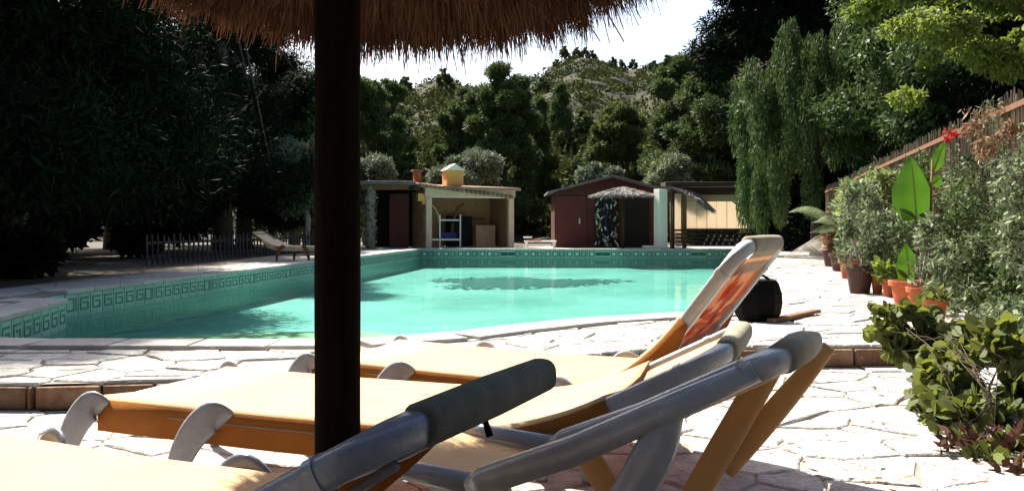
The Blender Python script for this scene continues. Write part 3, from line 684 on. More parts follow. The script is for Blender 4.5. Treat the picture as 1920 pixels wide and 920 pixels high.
part('work_top', 'brick', H, ((2.75, 1.7, .42), (.8, .9, .84)))
part('cloth', 'blue', H, ((.98, .6, .44), (.6, .4, .24)))
# store left of the hut: flat roof, dark doorway, climber-wrapped post
S = shed_frame('flat_roofed_store', 'dark store with grey flat roof left of the barbecue hut', 672, 31.0, 0.0, 'shed')
part('roof', 'felt', S, ((.9, 1.0, 2.36), (2.2, 2.6, .14)), bevel=.02)
part('fascia', 'wood_brown', S, ((1.0, -.2, 2.2), (1.7, .08, .16)))
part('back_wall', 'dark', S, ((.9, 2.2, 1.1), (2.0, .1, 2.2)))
part('door', 'wood_red', S, ((1.42, .5, 1.0), (.7, .06, 2.0)))
pm = MB(); pm.tube([(.45 + R.uniform(-.03, .03), -.1, z * .25) for z in range(10)], [.17 + R.uniform(-.03, .04) for z in range(10)], 10); pm.build('rough_post', 'bark_pale', S, smooth=False)
pt, d = in_clumps([(.45, -.1, z * .25, .24, .24, .2) for z in range(10)], 900, .9); quads_mesh('climber', leaves(pt, .10, .07), 'hedge', S)
# red shed
G = shed_frame('red_shed', 'dark red boarded shed with low gable roof', 1040, 32.0, 0.0, 'shed')
gw = 3.75; ek = 2.08; pk = 2.62; px_ = 2.15
def gable_h(x): return ek + (pk - ek) * (x / px_) if x < px_ else pk - (pk - ek) * .8 * (x - px_) / (gw - px_)
fw = MB().prism([(0, 0), (gw, 0), (gw, .001), (0, .001)], 0, .001)
wall = MB(); wall.add([(0, .05, 0), (gw, .05, 0), (gw, .05, gable_h(gw)), (px_, .05, pk), (0, .05, ek)], [(0, 1, 2, 3, 4)])
wall.add([(0, .05, 0), (0, .05, ek), (0, 3, ek), (0, 3, 0)], [(0, 1, 2, 3)]); wall.add([(gw, .05, 0), (gw, 3, 0), (gw, 3, gable_h(gw)), (gw, .05, gable_h(gw))], [(0, 1, 2, 3)])
wo = wall.build('wall', 'wood_red', G)
BD = MB().box((0, 0, 0), (1, .03, .142)).mesh('board', ['wood_red'])
for k in range(17):
    z = .08 + k * .15
    if z < ek - .05: x0, x1 = 0, gw
    else:
        x0 = px_ * (z + .07 - ek) / (pk - ek); x1 = gw - (0 if z < gable_h(gw) else (gw - px_) * (z + .07 - gable_h(gw)) / (pk - gable_h(gw)))
    if x1 - x0 < .3: continue
    o = link_mesh('board', BD, wo); o.location = ((x0 + x1) / 2, .03 + R.uniform(-.004, .004), z); o.scale = (x1 - x0, 1, 1)
rr_ = MB()
for s, (xa, za, xb, zb) in enumerate(((-.28, ek - .06, px_, pk + .03), (px_, pk + .03, gw + .3, gable_h(gw) - .04))):
    rr_.add([(xa, -.3, za), (xb, -.3, zb), (xb, 3.2, zb), (xa, 3.2, za), (xa, -.3, za + .07), (xb, -.3, zb + .07), (xb, 3.2, zb + .07), (xa, 3.2, za + .07)], [(3, 2, 1, 0), (4, 5, 6, 7), (0, 1, 5, 4), (1, 2, 6, 5), (2, 3, 7, 6), (3, 0, 4, 7)])
rr_.build('roof', 'felt', G)
dr = part('door', 'wood_red', G, ((.62, 0, .98), (1.15, .05, 1.9)), bevel=.008); part('handle', 'metal', dr, ((.93, -.05, 1.0), (.05, .05, .2)), bevel=.01)
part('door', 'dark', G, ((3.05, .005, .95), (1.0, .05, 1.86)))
cur = MB(); cur.box((1.95, -.06, .98), (.9, .012, 1.85)); cu = cur.build('door_curtain', 'dark', G)
for k in range(90):                                            # pale threads of the patterned curtain
    x = 1.53 + R.random() * .84; z = R.uniform(.1, 1.85)
    if 1.72 < x < 2.2 and .55 < z < 1.8 and R.random() < .75: continue
    MB().box((x, -.075, z), (.05, .012, R.uniform(.08, .2)), Matrix.Rotation(R.uniform(-.7, .7), 3, 'Y')).build('curtain_leaf', 'hedge' if k % 2 else 'metal', cu)
fg = MB(); fg.tube([(1.85, -.08, 1.7), (1.98, -.08, 1.35), (1.9, -.08, .95), (2.05, -.08, .3)], [.1, .16, .13, .06], 8, flat=.2); fg.build('curtain_motif', 'blue', cu)
# blind pavilion
B = shed_frame('blind_pavilion', 'pavilion with pale roll blinds, dark posts and slatted balustrade', 1228, 30.1, 0.0, 'pavilion')
cm = MB(); cm.box((.2, .0, 1.05), (.34, .36, 2.1), Matrix.Rotation(math.radians(24), 3, 'Z')); cm.build('column', 'white', B, bevel=.015)
part('column_foot', 'white', B, ((-.05, -.15, .06), (.8, .5, .12)), bevel=.02)
for x, w, mtl in ((.62, .14, 'wood_brown'), (1.05, .13, 'wood_brown'), (3.52, .26, 'wood_dark'), (3.82, .1, 'wood_brown')): part('post', mtl, B, ((x, .05, 1.08), (w, .14, 2.16)), bevel=.008)
part('end_pillar', 'white', B, ((3.98, .25, .85), (.16, .2, 1.7)), bevel=.01)
for k in range(6):
    x = 1.2 + k * .36; bl = part('blind', 'cream', B, ((x + .18, .4 + .01 * (k % 2), 1.22), (.345, .03, 1.0)))
part('blind_valance', 'sand_fabric', B, ((2.3, .36, 1.80), (2.3, .06, .24)))
part('beam', 'wood_dark', B, ((2.25, .05, 2.06), (3.3, .2, .2)));
part('side_panel', 'cream', B, ((.84, .3, 1.1), (.28, .04, 1.9)))
part('handrail', 'wood_dark', B, ((2.05, -.05, .66), (2.7, .12, .07)))
for k in range(4): part('slat', 'wood_dark', B, ((2.05, -.03, .12 + k * .135), (2.66, .03, .06)))
for k in range(7): m = MB(); m.bar((1.7 + k * .22, -.0, .1), (1.9 + k * .22, -.0, .5), .03, .02); m.build('lattice_strip', 'metal', B)
rm = MB(); rm.prism([(.3, -.4), (4.15, -.4), (4.2, .62), (.3, .62)], 2.2, 2.34)
rm.add([(4.12, -.41, 2.35), (4.42, -.2, 1.75), (4.42, .6, 1.75), (4.12, .62, 2.35), (4.06, -.41, 2.19), (4.34, -.2, 1.72), (4.34, .6, 1.72), (4.06, .62, 2.19)], [(0, 1, 2, 3), (7, 6, 5, 4), (0, 4, 5, 1), (1, 5, 6, 2), (2, 6, 7, 3), (3, 7, 4, 0)])
rm.build('roof', 'wood_dark', B, bevel=.02)
# thatched sunshades by the sheds
def strands(n, r0, r1, z0, z1, ln, wd, tilt, out=1.0, bundles=0):
    """straw strands on a cone: start radius r0..r1, height z0..z1, hanging along the slope"""
    a = NP.uniform(0, 2 * np.pi, n); k = np.sqrt(NP.uniform(0, 1, n)); r = r0 + (r1 - r0) * k; z = z0 + (z1 - z0) * k + NP.normal(0, .012, n)
    bf = np.ones(n); bo = np.zeros((n, 3))
    if bundles:
        bi = NP.integers(0, bundles, n); a = NP.uniform(0, 2 * np.pi, bundles)[bi] + NP.normal(0, .018, n); bf = NP.uniform(.7, 1.2, bundles)[bi]; bo = NP.normal(0, .09, (bundles, 3))[bi]
    d = np.stack([np.cos(a), np.sin(a), np.zeros(n)], 1); P0 = d * r[:, None]; P0[:, 2] = z
    sl = np.array([(r1 - r0) * out, (z1 - z0)]); sl = sl / np.linalg.norm(sl)
    dirv = d * sl[0]; dirv[:, 2] = sl[1]; dirv += NP.normal(0, tilt, (n, 3)) + bo; L = (ln * bf * NP.uniform(.55, 1.2, n))[:, None]
    t = np.stack([-np.sin(a), np.cos(a), NP.normal(0, .5, n)], 1) * (wd * NP.uniform(.6, 1.4, n))[:, None] / 2
    P1 = P0 + dirv * L
    return np.stack([P0 - t, P0 + t, P1 + t * .5, P1 - t * .5], 1)
def far_shade(name, label, loc, tilt, mt):
    o = empty(name, loc); tag(o, label, 'parasol', 'small thatched sunshades by the sheds')
    MB().tube([(0, 0, 0), (0, 0, 2.15)], .05, 8).build('pole', 'wood_dark', o, smooth=True)
    q = quads_mesh('thatch', strands(6000, .03, .98, 2.26, 1.98, .26, .02, .10), mt, o); q.rotation_euler = tilt
    return o
far_shade('thatched_sunshade', 'grey thatched sunshade in front of the red shed', ((1168 - 960) / F * 30.6, 30.6, -.05), (.0, 0, 0), 'grey_thatch')
o = far_shade('thatched_sunshade', 'tilted thatched sunshade before the blind pavilion', ((1263 - 960) / F * 30.0, 30.0, .0), (.0, .40, 0), 'grey_thatch'); o.scale = (.78, .78, .98)
# garden things between hut and shed
o = empty('low_bench', ((1013 - 960) / F * 30.6, 30.6, 0)); tag(o, 'low white bench with a red towel between hut and shed', 'bench')
part('seat', 'white', o, ((0, 0, .26), (1.15, .4, .06)), bevel=.01)
for x in (-.5, .5): part('leg', 'white', o, ((x, 0, .115), (.08, .36, .23)))
part('towel', 'red', o, ((-.22, -.03, .30), (.5, .42, .04)), bevel=.015); part('armrest', 'white', o, ((-.45, .0, .40), (.3, .3, .05)))
# picket fence on the left
o = empty('picket_fence', (0, 0, 0)); tag(o, 'low weathered picket fence along the shaded left side of the pool', 'fence')
A_, B_ = Vector((-7.4, 17.3, 0)), Vector((-6.1, 26.5, 0))
PK = MB(); PK.prism([(-.035, -.01), (.035, -.01), (.035, .01), (-.035, .01)], 0, .7); PK.add([(-.035, -.01, .7), (.035, -.01, .7), (0, -.01, .76), (-.035, .01, .7), (.035, .01, .7), (0, .01, .76)], [(0, 1, 2), (5, 4, 3), (1, 4, 5, 2), (0, 2, 5, 3)])
PK = PK.mesh('picket', ['picket_wood'])
for k in range(46):
    q = link_mesh('picket', PK, o); q.location = A_.lerp(B_, k / 45); q.rotation_euler = (R.uniform(-.03, .03), R.uniform(-.04, .04), math.radians(82)); q.scale = (.8, 1, R.uniform(.74, .9))
for z in (.17, .45): MB().bar(A_ + Vector((-.03, 0, z)), B_ + Vector((-.03, 0, z)), .03, .06).build('rail', 'picket_wood', o)

# ------------------------------------------------------------------ sun loungers
def profile(Lb, Lk, f0, f1, zb, n=14):
    """side view of the bed: list of (x, z), flat part then curved backrest"""
    p = [(-Lb, zb + .004), (-Lb * .75, zb), (-Lb * .5, zb - .004), (-Lb * .25, zb - .004), (-.08, zb)]
    x, z = 0.0, zb; p.append((x, z)); flat_n = len(p)
    for i in range(n):
        k = (i + .5) / n; a = f0 + (f1 - f0) * min(1, k / .55); x += math.cos(a) * Lk / n; z += math.sin(a) * Lk / n; p.append((x, z))
    return p, flat_n
def lounger(name, label, hinge, heading, f0, f1, Lb=1.32, Lk=.77, W=.62, zb=.315, fabric='sling', pad='sling_pad', red=False, group='resin sun loungers in a row', frame='plastic'):
    o = empty(name, (hinge[0], hinge[1], hinge[2]), math.radians(heading)); tag(o, label, 'sun lounger', group)
    pr, fn = profile(Lb, Lk, math.radians(f0), math.radians(f1), zb); r = .025
    # U shaped tube frame
    path = [(-Lb + .02, 0.0, zb)] + [(x, 0, z) for x, z in pr[1:-2]]
    (xa, za), (xb, zc) = pr[-2], pr[-1]; dx, dz = xb - xa, zc - za
    path += [(xa, .004, za), (xb - dx * .25, .035, zc - dz * .25), (xb, .085, zc)] + [(xb + dx * .1, W * k, zc + dz * .1) for k in (.25, .5, .75)]
    path += [(xb, W - .085, zc), (xb - dx * .25, W - .035, zc - dz * .25), (xa, W - .004, za)] + [(x, W, z) for x, z in pr[-3:0:-1]] + [(-Lb + .02, W, zb)]
    MB().tube(path, r, 20, sq=.62).build('frame', frame, o, smooth=True)
    for v in (0, W):                                          # moulded hinge plates with a bolt, and collars at the head
        hp = MB().box((.02, v + (-.030 if v == 0 else .030), zb - .004), (.10, .010, .05)).build('hinge_plate', frame, o, bevel=.004)
        MB().tube([(.02, v + (-.034 if v == 0 else .034), zb - .004), (.02, v + (-.042 if v == 0 else .042), zb - .004)], .010, 8).build('bolt', 'metal', hp)
        x, z = pr[-3]; x2, z2 = pr[-4]; MB().tube([(x, v, z), (x + (x2 - x) * .35, v, z + (z2 - z) * .35)], r + .0025, 20, sq=.62).build('collar', frame, o, smooth=False)
    MB().tube([(-Lb + .02, 0, zb - .01), (-Lb + .0, W / 2, zb - .012), (-Lb + .02, W, zb - .01)], r * .9, 12).build('foot_bar', frame, o, smooth=True)
    # sling with hanging side skirts along bed and lower backrest
    top = fn + 7
    def section(x, z, tx, tz, skirt, drop):
        nx, nz = -tz, tx; s = []
        def P(v, h): s.append((x + nx * h, v, z + nz * h))
        e = r + .006
        if skirt:
            P(-e, -drop); P(-e, -.004); P(-e * .75, r * .85); P(-.004, e); P(.07, e - .008)
            for k in (.3, .5, .7): P(W * k, e - .012 - .010 * math.sin(math.pi * k))
            P(W - .07, e - .008); P(W + .004, e); P(W + e * .75, r * .85); P(W + e, -.004); P(W + e, -drop)
        else:
            i0 = .034
            P(i0, -.012); P(i0, -.006); P(i0 + .003, .0); P(i0 + .008, .004); P(.09, .005)
            for k in (.3, .5, .7): P(W * k, .002 - .012 * math.sin(math.pi * k))
            P(W - .09, .005); P(W - i0 - .008, .004); P(W - i0 - .003, 0); P(W - i0, -.006); P(W - i0, -.012)
        return s
    def strip(i0, i1, skirt):
        m = MB(); rows = []
        for i in range(i0, i1 + 1):
            x, z = pr[i]; a, b = pr[max(0, i - 1)], pr[min(len(pr) - 1, i + 1)]; tx, tz = b[0] - a[0], b[1] - a[1]; L = math.hypot(tx, tz)
            k = max(0, (i - fn - 3) / 4.0); drop = .082 * (1 - .75 * min(1, k))
            if i == 0: x += .05
            rows.append(section(x, z, tx / L, tz / L, skirt, drop))
        q = len(rows[0]); m.v = [p for rw in rows for p in rw]
        m.f = [(j * q + k, (j + 1) * q + k, (j + 1) * q + k + 1, j * q + k + 1) for j in range(len(rows) - 1) for k in range(q - 1)]; m.m = [1 if skirt and (k < 2 or k > q - 4) else 0 for j in range(len(rows) - 1) for k in range(q - 1)]
        return m
    sl = strip(0, top, True).build('sling', [fabric, 'sling_shaded' if fabric == 'sling' else fabric], o, smooth=True)
    so = sl.modifiers.new('thick', 'SOLIDIFY'); so.thickness = .003; so.offset = 0
    ub = strip(top, len(pr) - 2, False).build('upper_sling', [fabric, fabric], o, smooth=True)
    so = ub.modifiers.new('thick', 'SOLIDIFY'); so.thickness = .003; so.offset = 0
    for v, sg in ((0, -1), (W, 1)):
        hm = MB(); hm.tube([(x, v + sg * (r + .0085), z - .012) for x, z in pr[1:top - 2]], .0022, 6); hm.build('seam', 'sling_pad' if fabric == 'sling' else fabric, sl)
    # headrest pocket round the top bar
    m = MB(); hx, hz = xb + dx * .1, zc + dz * .1
    m.tube([(hx, .075, hz), (hx, .085, hz), (hx, W * .5, hz), (hx, W - .085, hz), (hx, W - .075, hz)], [r + .001, r + .006, r + .008, r + .006, r + .001], 20, sq=.75)
    pk = m.build('headrest_pocket', pad, o, smooth=True)
    sx, sz = dx / math.hypot(dx, dz), dz / math.hypot(dx, dz)
    fl = MB(); nxx, nzz = -sz, sx
    fl.add([(hx - nxx * .029, .085, hz - nzz * .029), (hx - nxx * .029, W - .085, hz - nzz * .029), (hx - sx * .13 - nxx * .012, W - .085, hz - sz * .13 - nzz * .012), (hx - sx * .13 - nxx * .012, .085, hz - sz * .13 - nzz * .012)], [(0, 1, 2, 3)]).build('pocket_flap', pad, pk)
    if red:                                                  # bold red print showing on the back of the sling
        for (t0, t1, v0, v1) in ((.80, .90, .12, .17), (.66, .80, .20, .34), (.50, .64, .10, .24), (.52, .66, .32, .42), (.38, .48, .22, .36), (.66, .78, .42, .52), (.30, .36, .10, .30), (.40, .50, .44, .55)):
            def pt(t, v):
                f = fn - 1 + t * (len(pr) - fn); i = min(len(pr) - 2, int(f)); k = f - i; x = pr[i][0] + (pr[i + 1][0] - pr[i][0]) * k; z = pr[i][1] + (pr[i + 1][1] - pr[i][1]) * k
                ex, ez = pr[i + 1][0] - pr[i][0], pr[i + 1][1] - pr[i][1]; L = math.hypot(ex, ez); off = -.026 if t > .5 else -.004
                return (x + ez / L * -off, v, z - ex / L * -off)
            MB().add([pt(t0, v0), pt(t0 + .02, v1), pt(t1, v1), pt(t1 - .02, v0)], [(0, 1, 2, 3)]).build('print_patch', 'print_red', ub)
    # leaf shaped legs
    for side in (-1, 1):
        y0 = 0 if side < 0 else W
        for x0, sp in ((-Lb + .03, -.10), (-Lb + .52, -.13), (-.12, .12)):
            m = MB(); pts = [(x0 - sp * .5, y0 + side * .010, zb - .012), (x0 - sp * .30, y0 + side * .034, zb + .006), (x0, y0 + side * .050, zb + .002), (x0 + sp * .45, y0 + side * .064, zb - .06), (x0 + sp * .8, y0 + side * .074, zb * .5), (x0 + sp * .95, y0 + side * .078, zb * .22), (x0 + sp, y0 + side * .08, 0.0)]
            m.tube(*smooth_path(pts, [(.022, .008), (.040, .011), (.052, .013), (.050, .013), (.040, .012), (.030, .011), (.022, .010)]), 16, up=(0, 1, 0), sq=.75); m.build('leg', frame, o, smooth=True)
        # prop strut behind the backrest
        x, z = pr[fn + 6]; m = MB(); m.tube([(x, y0 - side * .05, z - .03), (.16, y0 - side * .05, zb - .02), (-.05, y0 - side * .05, zb - .03)], .012, 8); m.build('prop_strut', frame, o, smooth=True)
    return o
# A: nearest, B: middle, C: farthest of the row
la = lounger('sun_lounger', 'nearest yellow sling lounger with shade painted into its headrest roll and frame', (-.55 - .62 * .407, 1.98 - .62 * .914, LOWZ), -24, 14, 29, pad='pad_shaded', frame='resin_shaded')
m = MB(); m.tube([(.55, .60, .53), (.562, .60, .495)], [.006, .008], 8); m.build('peg', 'black', la)
lounger('sun_lounger', 'yellow sling lounger between the parasol pole and the low white chair', (-.13, 2.44, LOWZ), -20, 5, 27, Lb=1.38)
lounger('sun_lounger', 'farthest yellow sling lounger with steep raised back and red print', (.31, 3.14, LOWZ), -28, 24, 53, Lb=1.38, red=True)
lounger('garden_lounger', 'small sand coloured lounger on the far left pool edge', (-5.15, 20.0, 0), 165, 10, 30, Lb=1.2, fabric='sand_fabric', pad='sand_fabric', frame='wood_brown', group='far garden lounger')

# low reclining chair at right, seen from behind
CH = empty('reclining_chair', (.48, 1.6, LOWZ), math.radians(-30)); tag(CH, 'low white reclining chair frame with legs tinted as if backlit at lower right', 'chair')
w_ = .40
for v in (0, w_):
    MB().tube([(-.66, v, .335), (-.62, v, .355), (-.40, v, .45), (-.2, v, .555), (-.02, v, .65)], [.026, .038, .037, .034, .026], 20, flat=.85, sq=.6).build('side_rail', 'plastic', CH, smooth=True)
m = MB(); m.tube([(-.05, -.002, .64), (-.01, .012, .657), (.012, .06, .665), (.014, .2, .668), (.012, w_ - .06, .665), (-.01, w_ - .012, .657), (-.05, w_ + .002, .64)], .025, 20, sq=.65); m.build('top_bar', 'plastic', CH, smooth=True)
MB().tube([(.013, .05, .667), (.014, .2, .669), (.012, w_ - .12, .667)], [.029, .032, .030], 18, sq=.75).build('headrest_pocket', 'sling_pad', CH, smooth=True)
MB().tube(*smooth_path([(-.185, -.006, .56), (-.225, -.014, .46), (-.33, -.02, .27), (-.47, -.02, 0)], [(.026, .018), (.042, .022), (.036, .02), (.03, .018)]), 14, up=(0, 1, 0)).build('leg', 'plastic', CH, smooth=True)
MB().tube(*smooth_path([(-.08, w_ + .02, .62), (-.20, w_ + .02, .40), (-.42, w_ + .02, 0)], [(.030, .013), (.034, .014), (.030, .013)]), 14, up=(0, 1, 0)).build('leg', 'resin_backlit', CH, smooth=True)
MB().tube(*smooth_path([(.035, w_ + .04, .645), (-.045, w_ + .04, .54), (-.125, w_ + .04, .435), (-.205, w_ + .03, .33)], [(.016, .010), (.025, .011), (.028, .011), (.026, .010)]), 14, up=(0, 1, 0)).build('prop_strut', 'resin_backlit', CH, smooth=True)
MB().tube(*smooth_path([(-.58, w_ - .01, .36), (-.45, w_ - .01, .2), (-.27, w_ - .01, 0)], [(.034, .014), (.04, .015), (.034, .014)]), 14, up=(0, 1, 0)).build('leg', 'resin_backlit', CH, smooth=True)
MB().tube(*smooth_path([(-.60, .03, .35), (-.74, .03, .18), (-.86, .03, 0)], [(.034, .016), (.036, .016), (.03, .014)]), 14, up=(0, 1, 0)).build('leg', 'plastic', CH, smooth=True)
m = MB(); rows = [(-1.0, .355), (-.85, .335), (-.66, .32), (-.55, .365), (-.38, .435), (-.2, .53), (-.03, .62)]
m.v = [(x, v, z - .012 * math.sin(math.pi * (v - .03) / (w_ - .06))) for x, z in rows for v in (.03, .12, .2, .28, w_ - .03)]
m.f = [(j * 5 + k, (j + 1) * 5 + k, (j + 1) * 5 + k + 1, j * 5 + k + 1) for j in range(6) for k in range(4)]; m.m = [0] * len(m.f)
q = m.build('sling', 'sling', CH, smooth=True); so = q.modifiers.new('thick', 'SOLIDIFY'); so.thickness = .004
for v in (0, w_): MB().tube([(-.64, v, .34), (-.85, v, .345), (-1.02, v, .36)], .024, 12).build('seat_rail', 'plastic', CH, smooth=True)

# ------------------------------------------------------------------ thatched parasol overhead
PS = empty('thatched_parasol', (-.47, 2.3, LOWZ)); tag(PS, 'large thatched parasol on a dark timber pole over the loungers', 'parasol')
MB().tube([(0, 0, z * .25) for z in range(10)] + [(0, 0, 2.42)], [.0605 + R.uniform(-.001, .0012) for z in range(11)], 24, up=(0, 1, 0)).build('pole', 'pole', PS, smooth=True)
tilt = (-.197, .07, 0); cz = 1.80; CS = .94
sh = MB(); sh.lathe([(.03, .74), (.3, .58), (.6, .40), (.9, .19)], seg=40); sh = sh.build('thatch_mat', 'thatch', PS, smooth=True); sh.location = (0, 0, cz); sh.rotation_euler = tilt; sh.scale = (CS,) * 3
th = [strands(16000, .05, .80, .70, .24, .30, .007, .10), strands(22000, .62, .98, .34, .12, .17, .005, .10, out=.25, bundles=420), strands(26000, .86, 1.02, .20, .11, .14, .004, .10, out=.10, bundles=520)]
# inner side: straw ends seen from below
ins = strands(22000, .10, .90, .62, .13, .18, .006, .20, out=.6); th.append(ins)
tq = quads_mesh('thatch', np.concatenate(th), 'thatch', PS); tq.location = (0, 0, cz); tq.rotation_euler = tilt; tq.scale = (CS,) * 3; tag(tq, kind='stuff')
for k in range(8):
    a = k * math.pi / 4 + .2; m = MB(); m.tube([(.03 * math.cos(a), .03 * math.sin(a), .68), (.88 * math.cos(a), .88 * math.sin(a), .165)], .014, 6)
    q = m.build('rib', 'wood_brown', PS, smooth=True); q.location = (0, 0, cz); q.rotation_euler = tilt; q.scale = (CS,) * 3

# ------------------------------------------------------------------ reed fence, pots and plants on the right
def fx(y): return 3.95 + .277 * (y - 6)
FE = empty('reed_fence', (0, 0, 0)); tag(FE, 'tall weathered reed fence running along the right of the path', 'fence')
nr = 1500; yy = NP.uniform(4.6, 25, nr); h = NP.uniform(1.72, 1.98, nr); rd = MB()
for y, hh in zip(yy, h):
    x = fx(y) + R.uniform(-.02, .02); l = R.uniform(-.03, .03); w = R.uniform(.007, .013)
    rd.tube([(x, y, -.1), (x + R.uniform(-.01, .01), y + l, hh)], [w, w * .7], 4, caps=False)
tag(rd.build('reed_screen', 'reed', FE), kind='stuff')
for y in (5.2, 7.4, 9.6, 11.8, 14, 16.4, 19, 22, 24.8):
    MB().tube([(fx(y) + .04, y, -.1), (fx(y) + .04, y, 1.93)], .03, 10).build('post', 'wood_dark', FE, smooth=True)
for z in (.5, 1.2, 1.8): MB().bar((fx(4.6) - .03, 4.6, z), (fx(25) - .03, 25, z), .03, .05).build('rail', 'wood_brown', FE)

def pot_mesh(d, h, parent, mt):
    r = d / 2
    m = MB().lathe([(0, 0), (r * .68, 0), (r * .92, h * .8), (r * 1.06, h * .8), (r * 1.08, h), (r * .94, h), (r * .9, h * .86), (0, h * .86)], seg=22)
    m.build('pot', mt, parent, smooth=False, bevel=.004)
def broad_leaf(base, tip, width, fold, parent, mt='canna', droop=.12):
    b, t = Vector(base), Vector(tip); ax = t - b; L = ax.length; ax.normalize()
    s = ax.cross(Vector((0, -1, 0))).normalized(); nrm = Vector((.12, 1, 0)).normalized(); m = MB(); N = 24
    for i in range(N + 1):
        k = i / N; w = width / 2 * (math.sin(math.pi * min(1, k * .98 + .02) ** .62) ** .9 if k < 1 else 0); c = b + ax * L * k + nrm * droop * L * k * k
        wav = .006 * math.sin(k * 14) + (.0025 if i % 2 else -.0025)
        for u in (-1, -.5, 0, .5, 1): m.v.append(tuple(c + s * w * u + nrm * (abs(u) * w * fold + wav * abs(u))))
    m.f = [(i * 5 + j, i * 5 + j + 1, (i + 1) * 5 + j + 1, (i + 1) * 5 + j) for i in range(N) for j in range(4)]; m.m = [0] * len(m.f)
    lf = m.build('leaf', mt, parent, smooth=True)
    MB().tube([b + ax * L * k + nrm * (droop * L * k * k - .004) for k in (0, .25, .5, .75, .97)], [.009, .007, .006, .004, .002], 6).build('midrib', 'yucca', lf)
    return lf
def potted(name, label, px, py, d, h, mt, cl=None, n=500, leaf=(.07, .03), lm='hedge', bias=None, bw=0):
    d *= 1.12; h *= 1.2; x, y = pix(px, py); o = empty(name, (x, y, 0)); tag(o, label, 'potted plant', 'potted plants along the reed fence'); pot_mesh(d, h, o, mt)
    if cl:
        pt, dd = in_clumps(cl, n, .6); b = None if bias is None else np.tile(np.array(bias, float), (n, 1))
        quads_mesh('foliage', leaves(pt, leaf[0], leaf[1], b, bw), lm, o)
        m = MB()
        for c in cl[:5]: m.tube([(0, 0, h * .8), (c[0] * .5, c[1] * .5, (h + c[2]) / 2), c[:3]], [.01, .008, .004], 5)
        m.build('stem', 'bark_pale', o)
    return o
potted('potted_plant', 'nearest terracotta pot with low round leaves beside the leafy shrub', 1752, 616, .165, .19, 'terracotta', [(0, 0, .24, .1, .1, .06)], 120, (.06, .05), 'round_leaf')
potted('potted_plant', 'second terracotta pot from the near end, with grey leafy stems', 1724, 588, .19, .20, 'terracotta', [(R.uniform(-.06, .2), R.uniform(-.05, .2), R.uniform(.25, .85), .05, .05, .07) for _ in range(14)], 500, (.06, .03), 'hedge')
cp = potted('potted_plant', 'broad leaved plant with one huge upright green leaf in terracotta pot', 1702, 574, .30, .21, 'terracotta')
cxx, cyy = pix(1702, 574); cy0 = cyy
def loc(px, py, dd=0):
    v = atd(px, py, cy0 + dd); return (v.x - cxx, v.y - cyy, v.z)
MB().tube([(0, 0, .12), loc(1722, 500), loc(1720, 440), loc(1716, 408)], [.02, .018, .014, .01], 8).build('stem', 'wood_brown', cp, smooth=True)
MB().tube([(0.02, 0, .12), loc(1740, 520), loc(1745, 420), loc(1748, 300)], [.02, .016, .014, .01], 8).build('stem', 'wood_brown', cp, smooth=True)
broad_leaf(loc(1718, 408), loc(1712, 290), .40, .45, cp)
broad_leaf(loc(1716, 412), loc(1674, 388), .10, .2, cp)
broad_leaf(loc(1720, 412), loc(1758, 398), .09, .2, cp)
broad_leaf(loc(1750, 320), loc(1775, 262), .13, .2, cp)
broad_leaf(loc(1748, 345), loc(1768, 330), .14, .2, cp)
broad_leaf(loc(1705, 520), loc(1700, 455), .22, .2, cp)
broad_leaf(loc(1712, 540), loc(1680, 500), .12, .2, cp)
potted('potted_plant', 'small terracotta pot with pale green leaves left of the huge leaf', 1667, 556, .15, .17, 'terracotta', [(0, 0, .26, .16, .14, .08), (-.05, 0, .34, .12, .1, .06)], 260, (.08, .06), 'lime_leaf')
potted('potted_plant', 'narrow terracotta pot right of the dark glazed pot', 1645, 550, .13, .19, 'terracotta', [(0, 0, .28, .1, .1, .08)], 160, (.06, .04), 'hedge')
potted('potted_plant', 'big dark glazed pot overflowing with a grey shrub', 1612, 549, .29, .27, 'terra_dark', [(R.uniform(-.2, .35), R.uniform(-.15, .2), R.uniform(.3, 1.25), .07, .07, .09) for _ in range(26)], 1500, (.075, .03), 'hedge')
potted('potted_plant', 'red brown pot with a bushy grey green plant further along', 1592, 522, .26, .24, 'terracotta', [(R.uniform(-.2, .45), R.uniform(-.2, .2), R.uniform(.3, 1.3), .08, .08, .1) for _ in range(26)], 1300, (.09, .035), 'hedge')
potted('potted_plant', 'tall pale succulent with rosette heads in a dark pot', 1575, 508, .32, .26, 'terra_dark', [(.25, 0, 1.35, .22, .22, .2), (.7, 0, 1.45, .25, .2, .3), (.45, .1, 1.1, .2, .2, .2)], 900, (.17, .05), 'yucca', (0, 0, 1), .35)
potted('potted_plant', 'farthest pot with yellow and orange leaves beside the dry frond', 1560, 499, .34, .26, 'terra_dark', [(.05, 0, .5, .2, .2, .22)], 320, (.16, .09), 'dry', (0, 0, 1), .3)
def frond(name, label, base, tip, arch, ln, mt, n=46, cat='palm frond'):
    o = empty(name, base); tag(o, label, cat); b = Vector((0, 0, 0)); t = Vector(tip) - Vector(base); pts = []
    for i in range(n + 1):
        k = i / n; pts.append(b.lerp(t, k) + Vector((0, 0, arch * 4 * k * (1 - k))))
    MB().tube(pts[::3], [.018 * (1 - .8 * i / len(pts[::3])) for i in range(len(pts[::3]))], 6).build('rachis', mt, o)
    V = []
    for i in range(3, n):
        p = pts[i]; d = (pts[i + 1] - pts[i - 1]).normalized(); s = d.cross(Vector((0, 0, 1))).normalized()
        for sg in (-1, 1):
            e = p + (s * sg * .75 + d * .55 + Vector((0, 0, -.45))).normalized() * ln * math.sin(math.pi * (i / n) ** .8) * R.uniform(.8, 1.1)
            w = d * .016; V.append([p - w, p + w, e + w * .2, e - w * .2])
    tag(quads_mesh('leaflet_blades', np.array([[tuple(q) for q in f] for f in V]), mt, o), kind='stuff'); return o
b = atd(1600, 470, 16.8)
PALM = empty('small_palm', (b.x, b.y, 0)); 
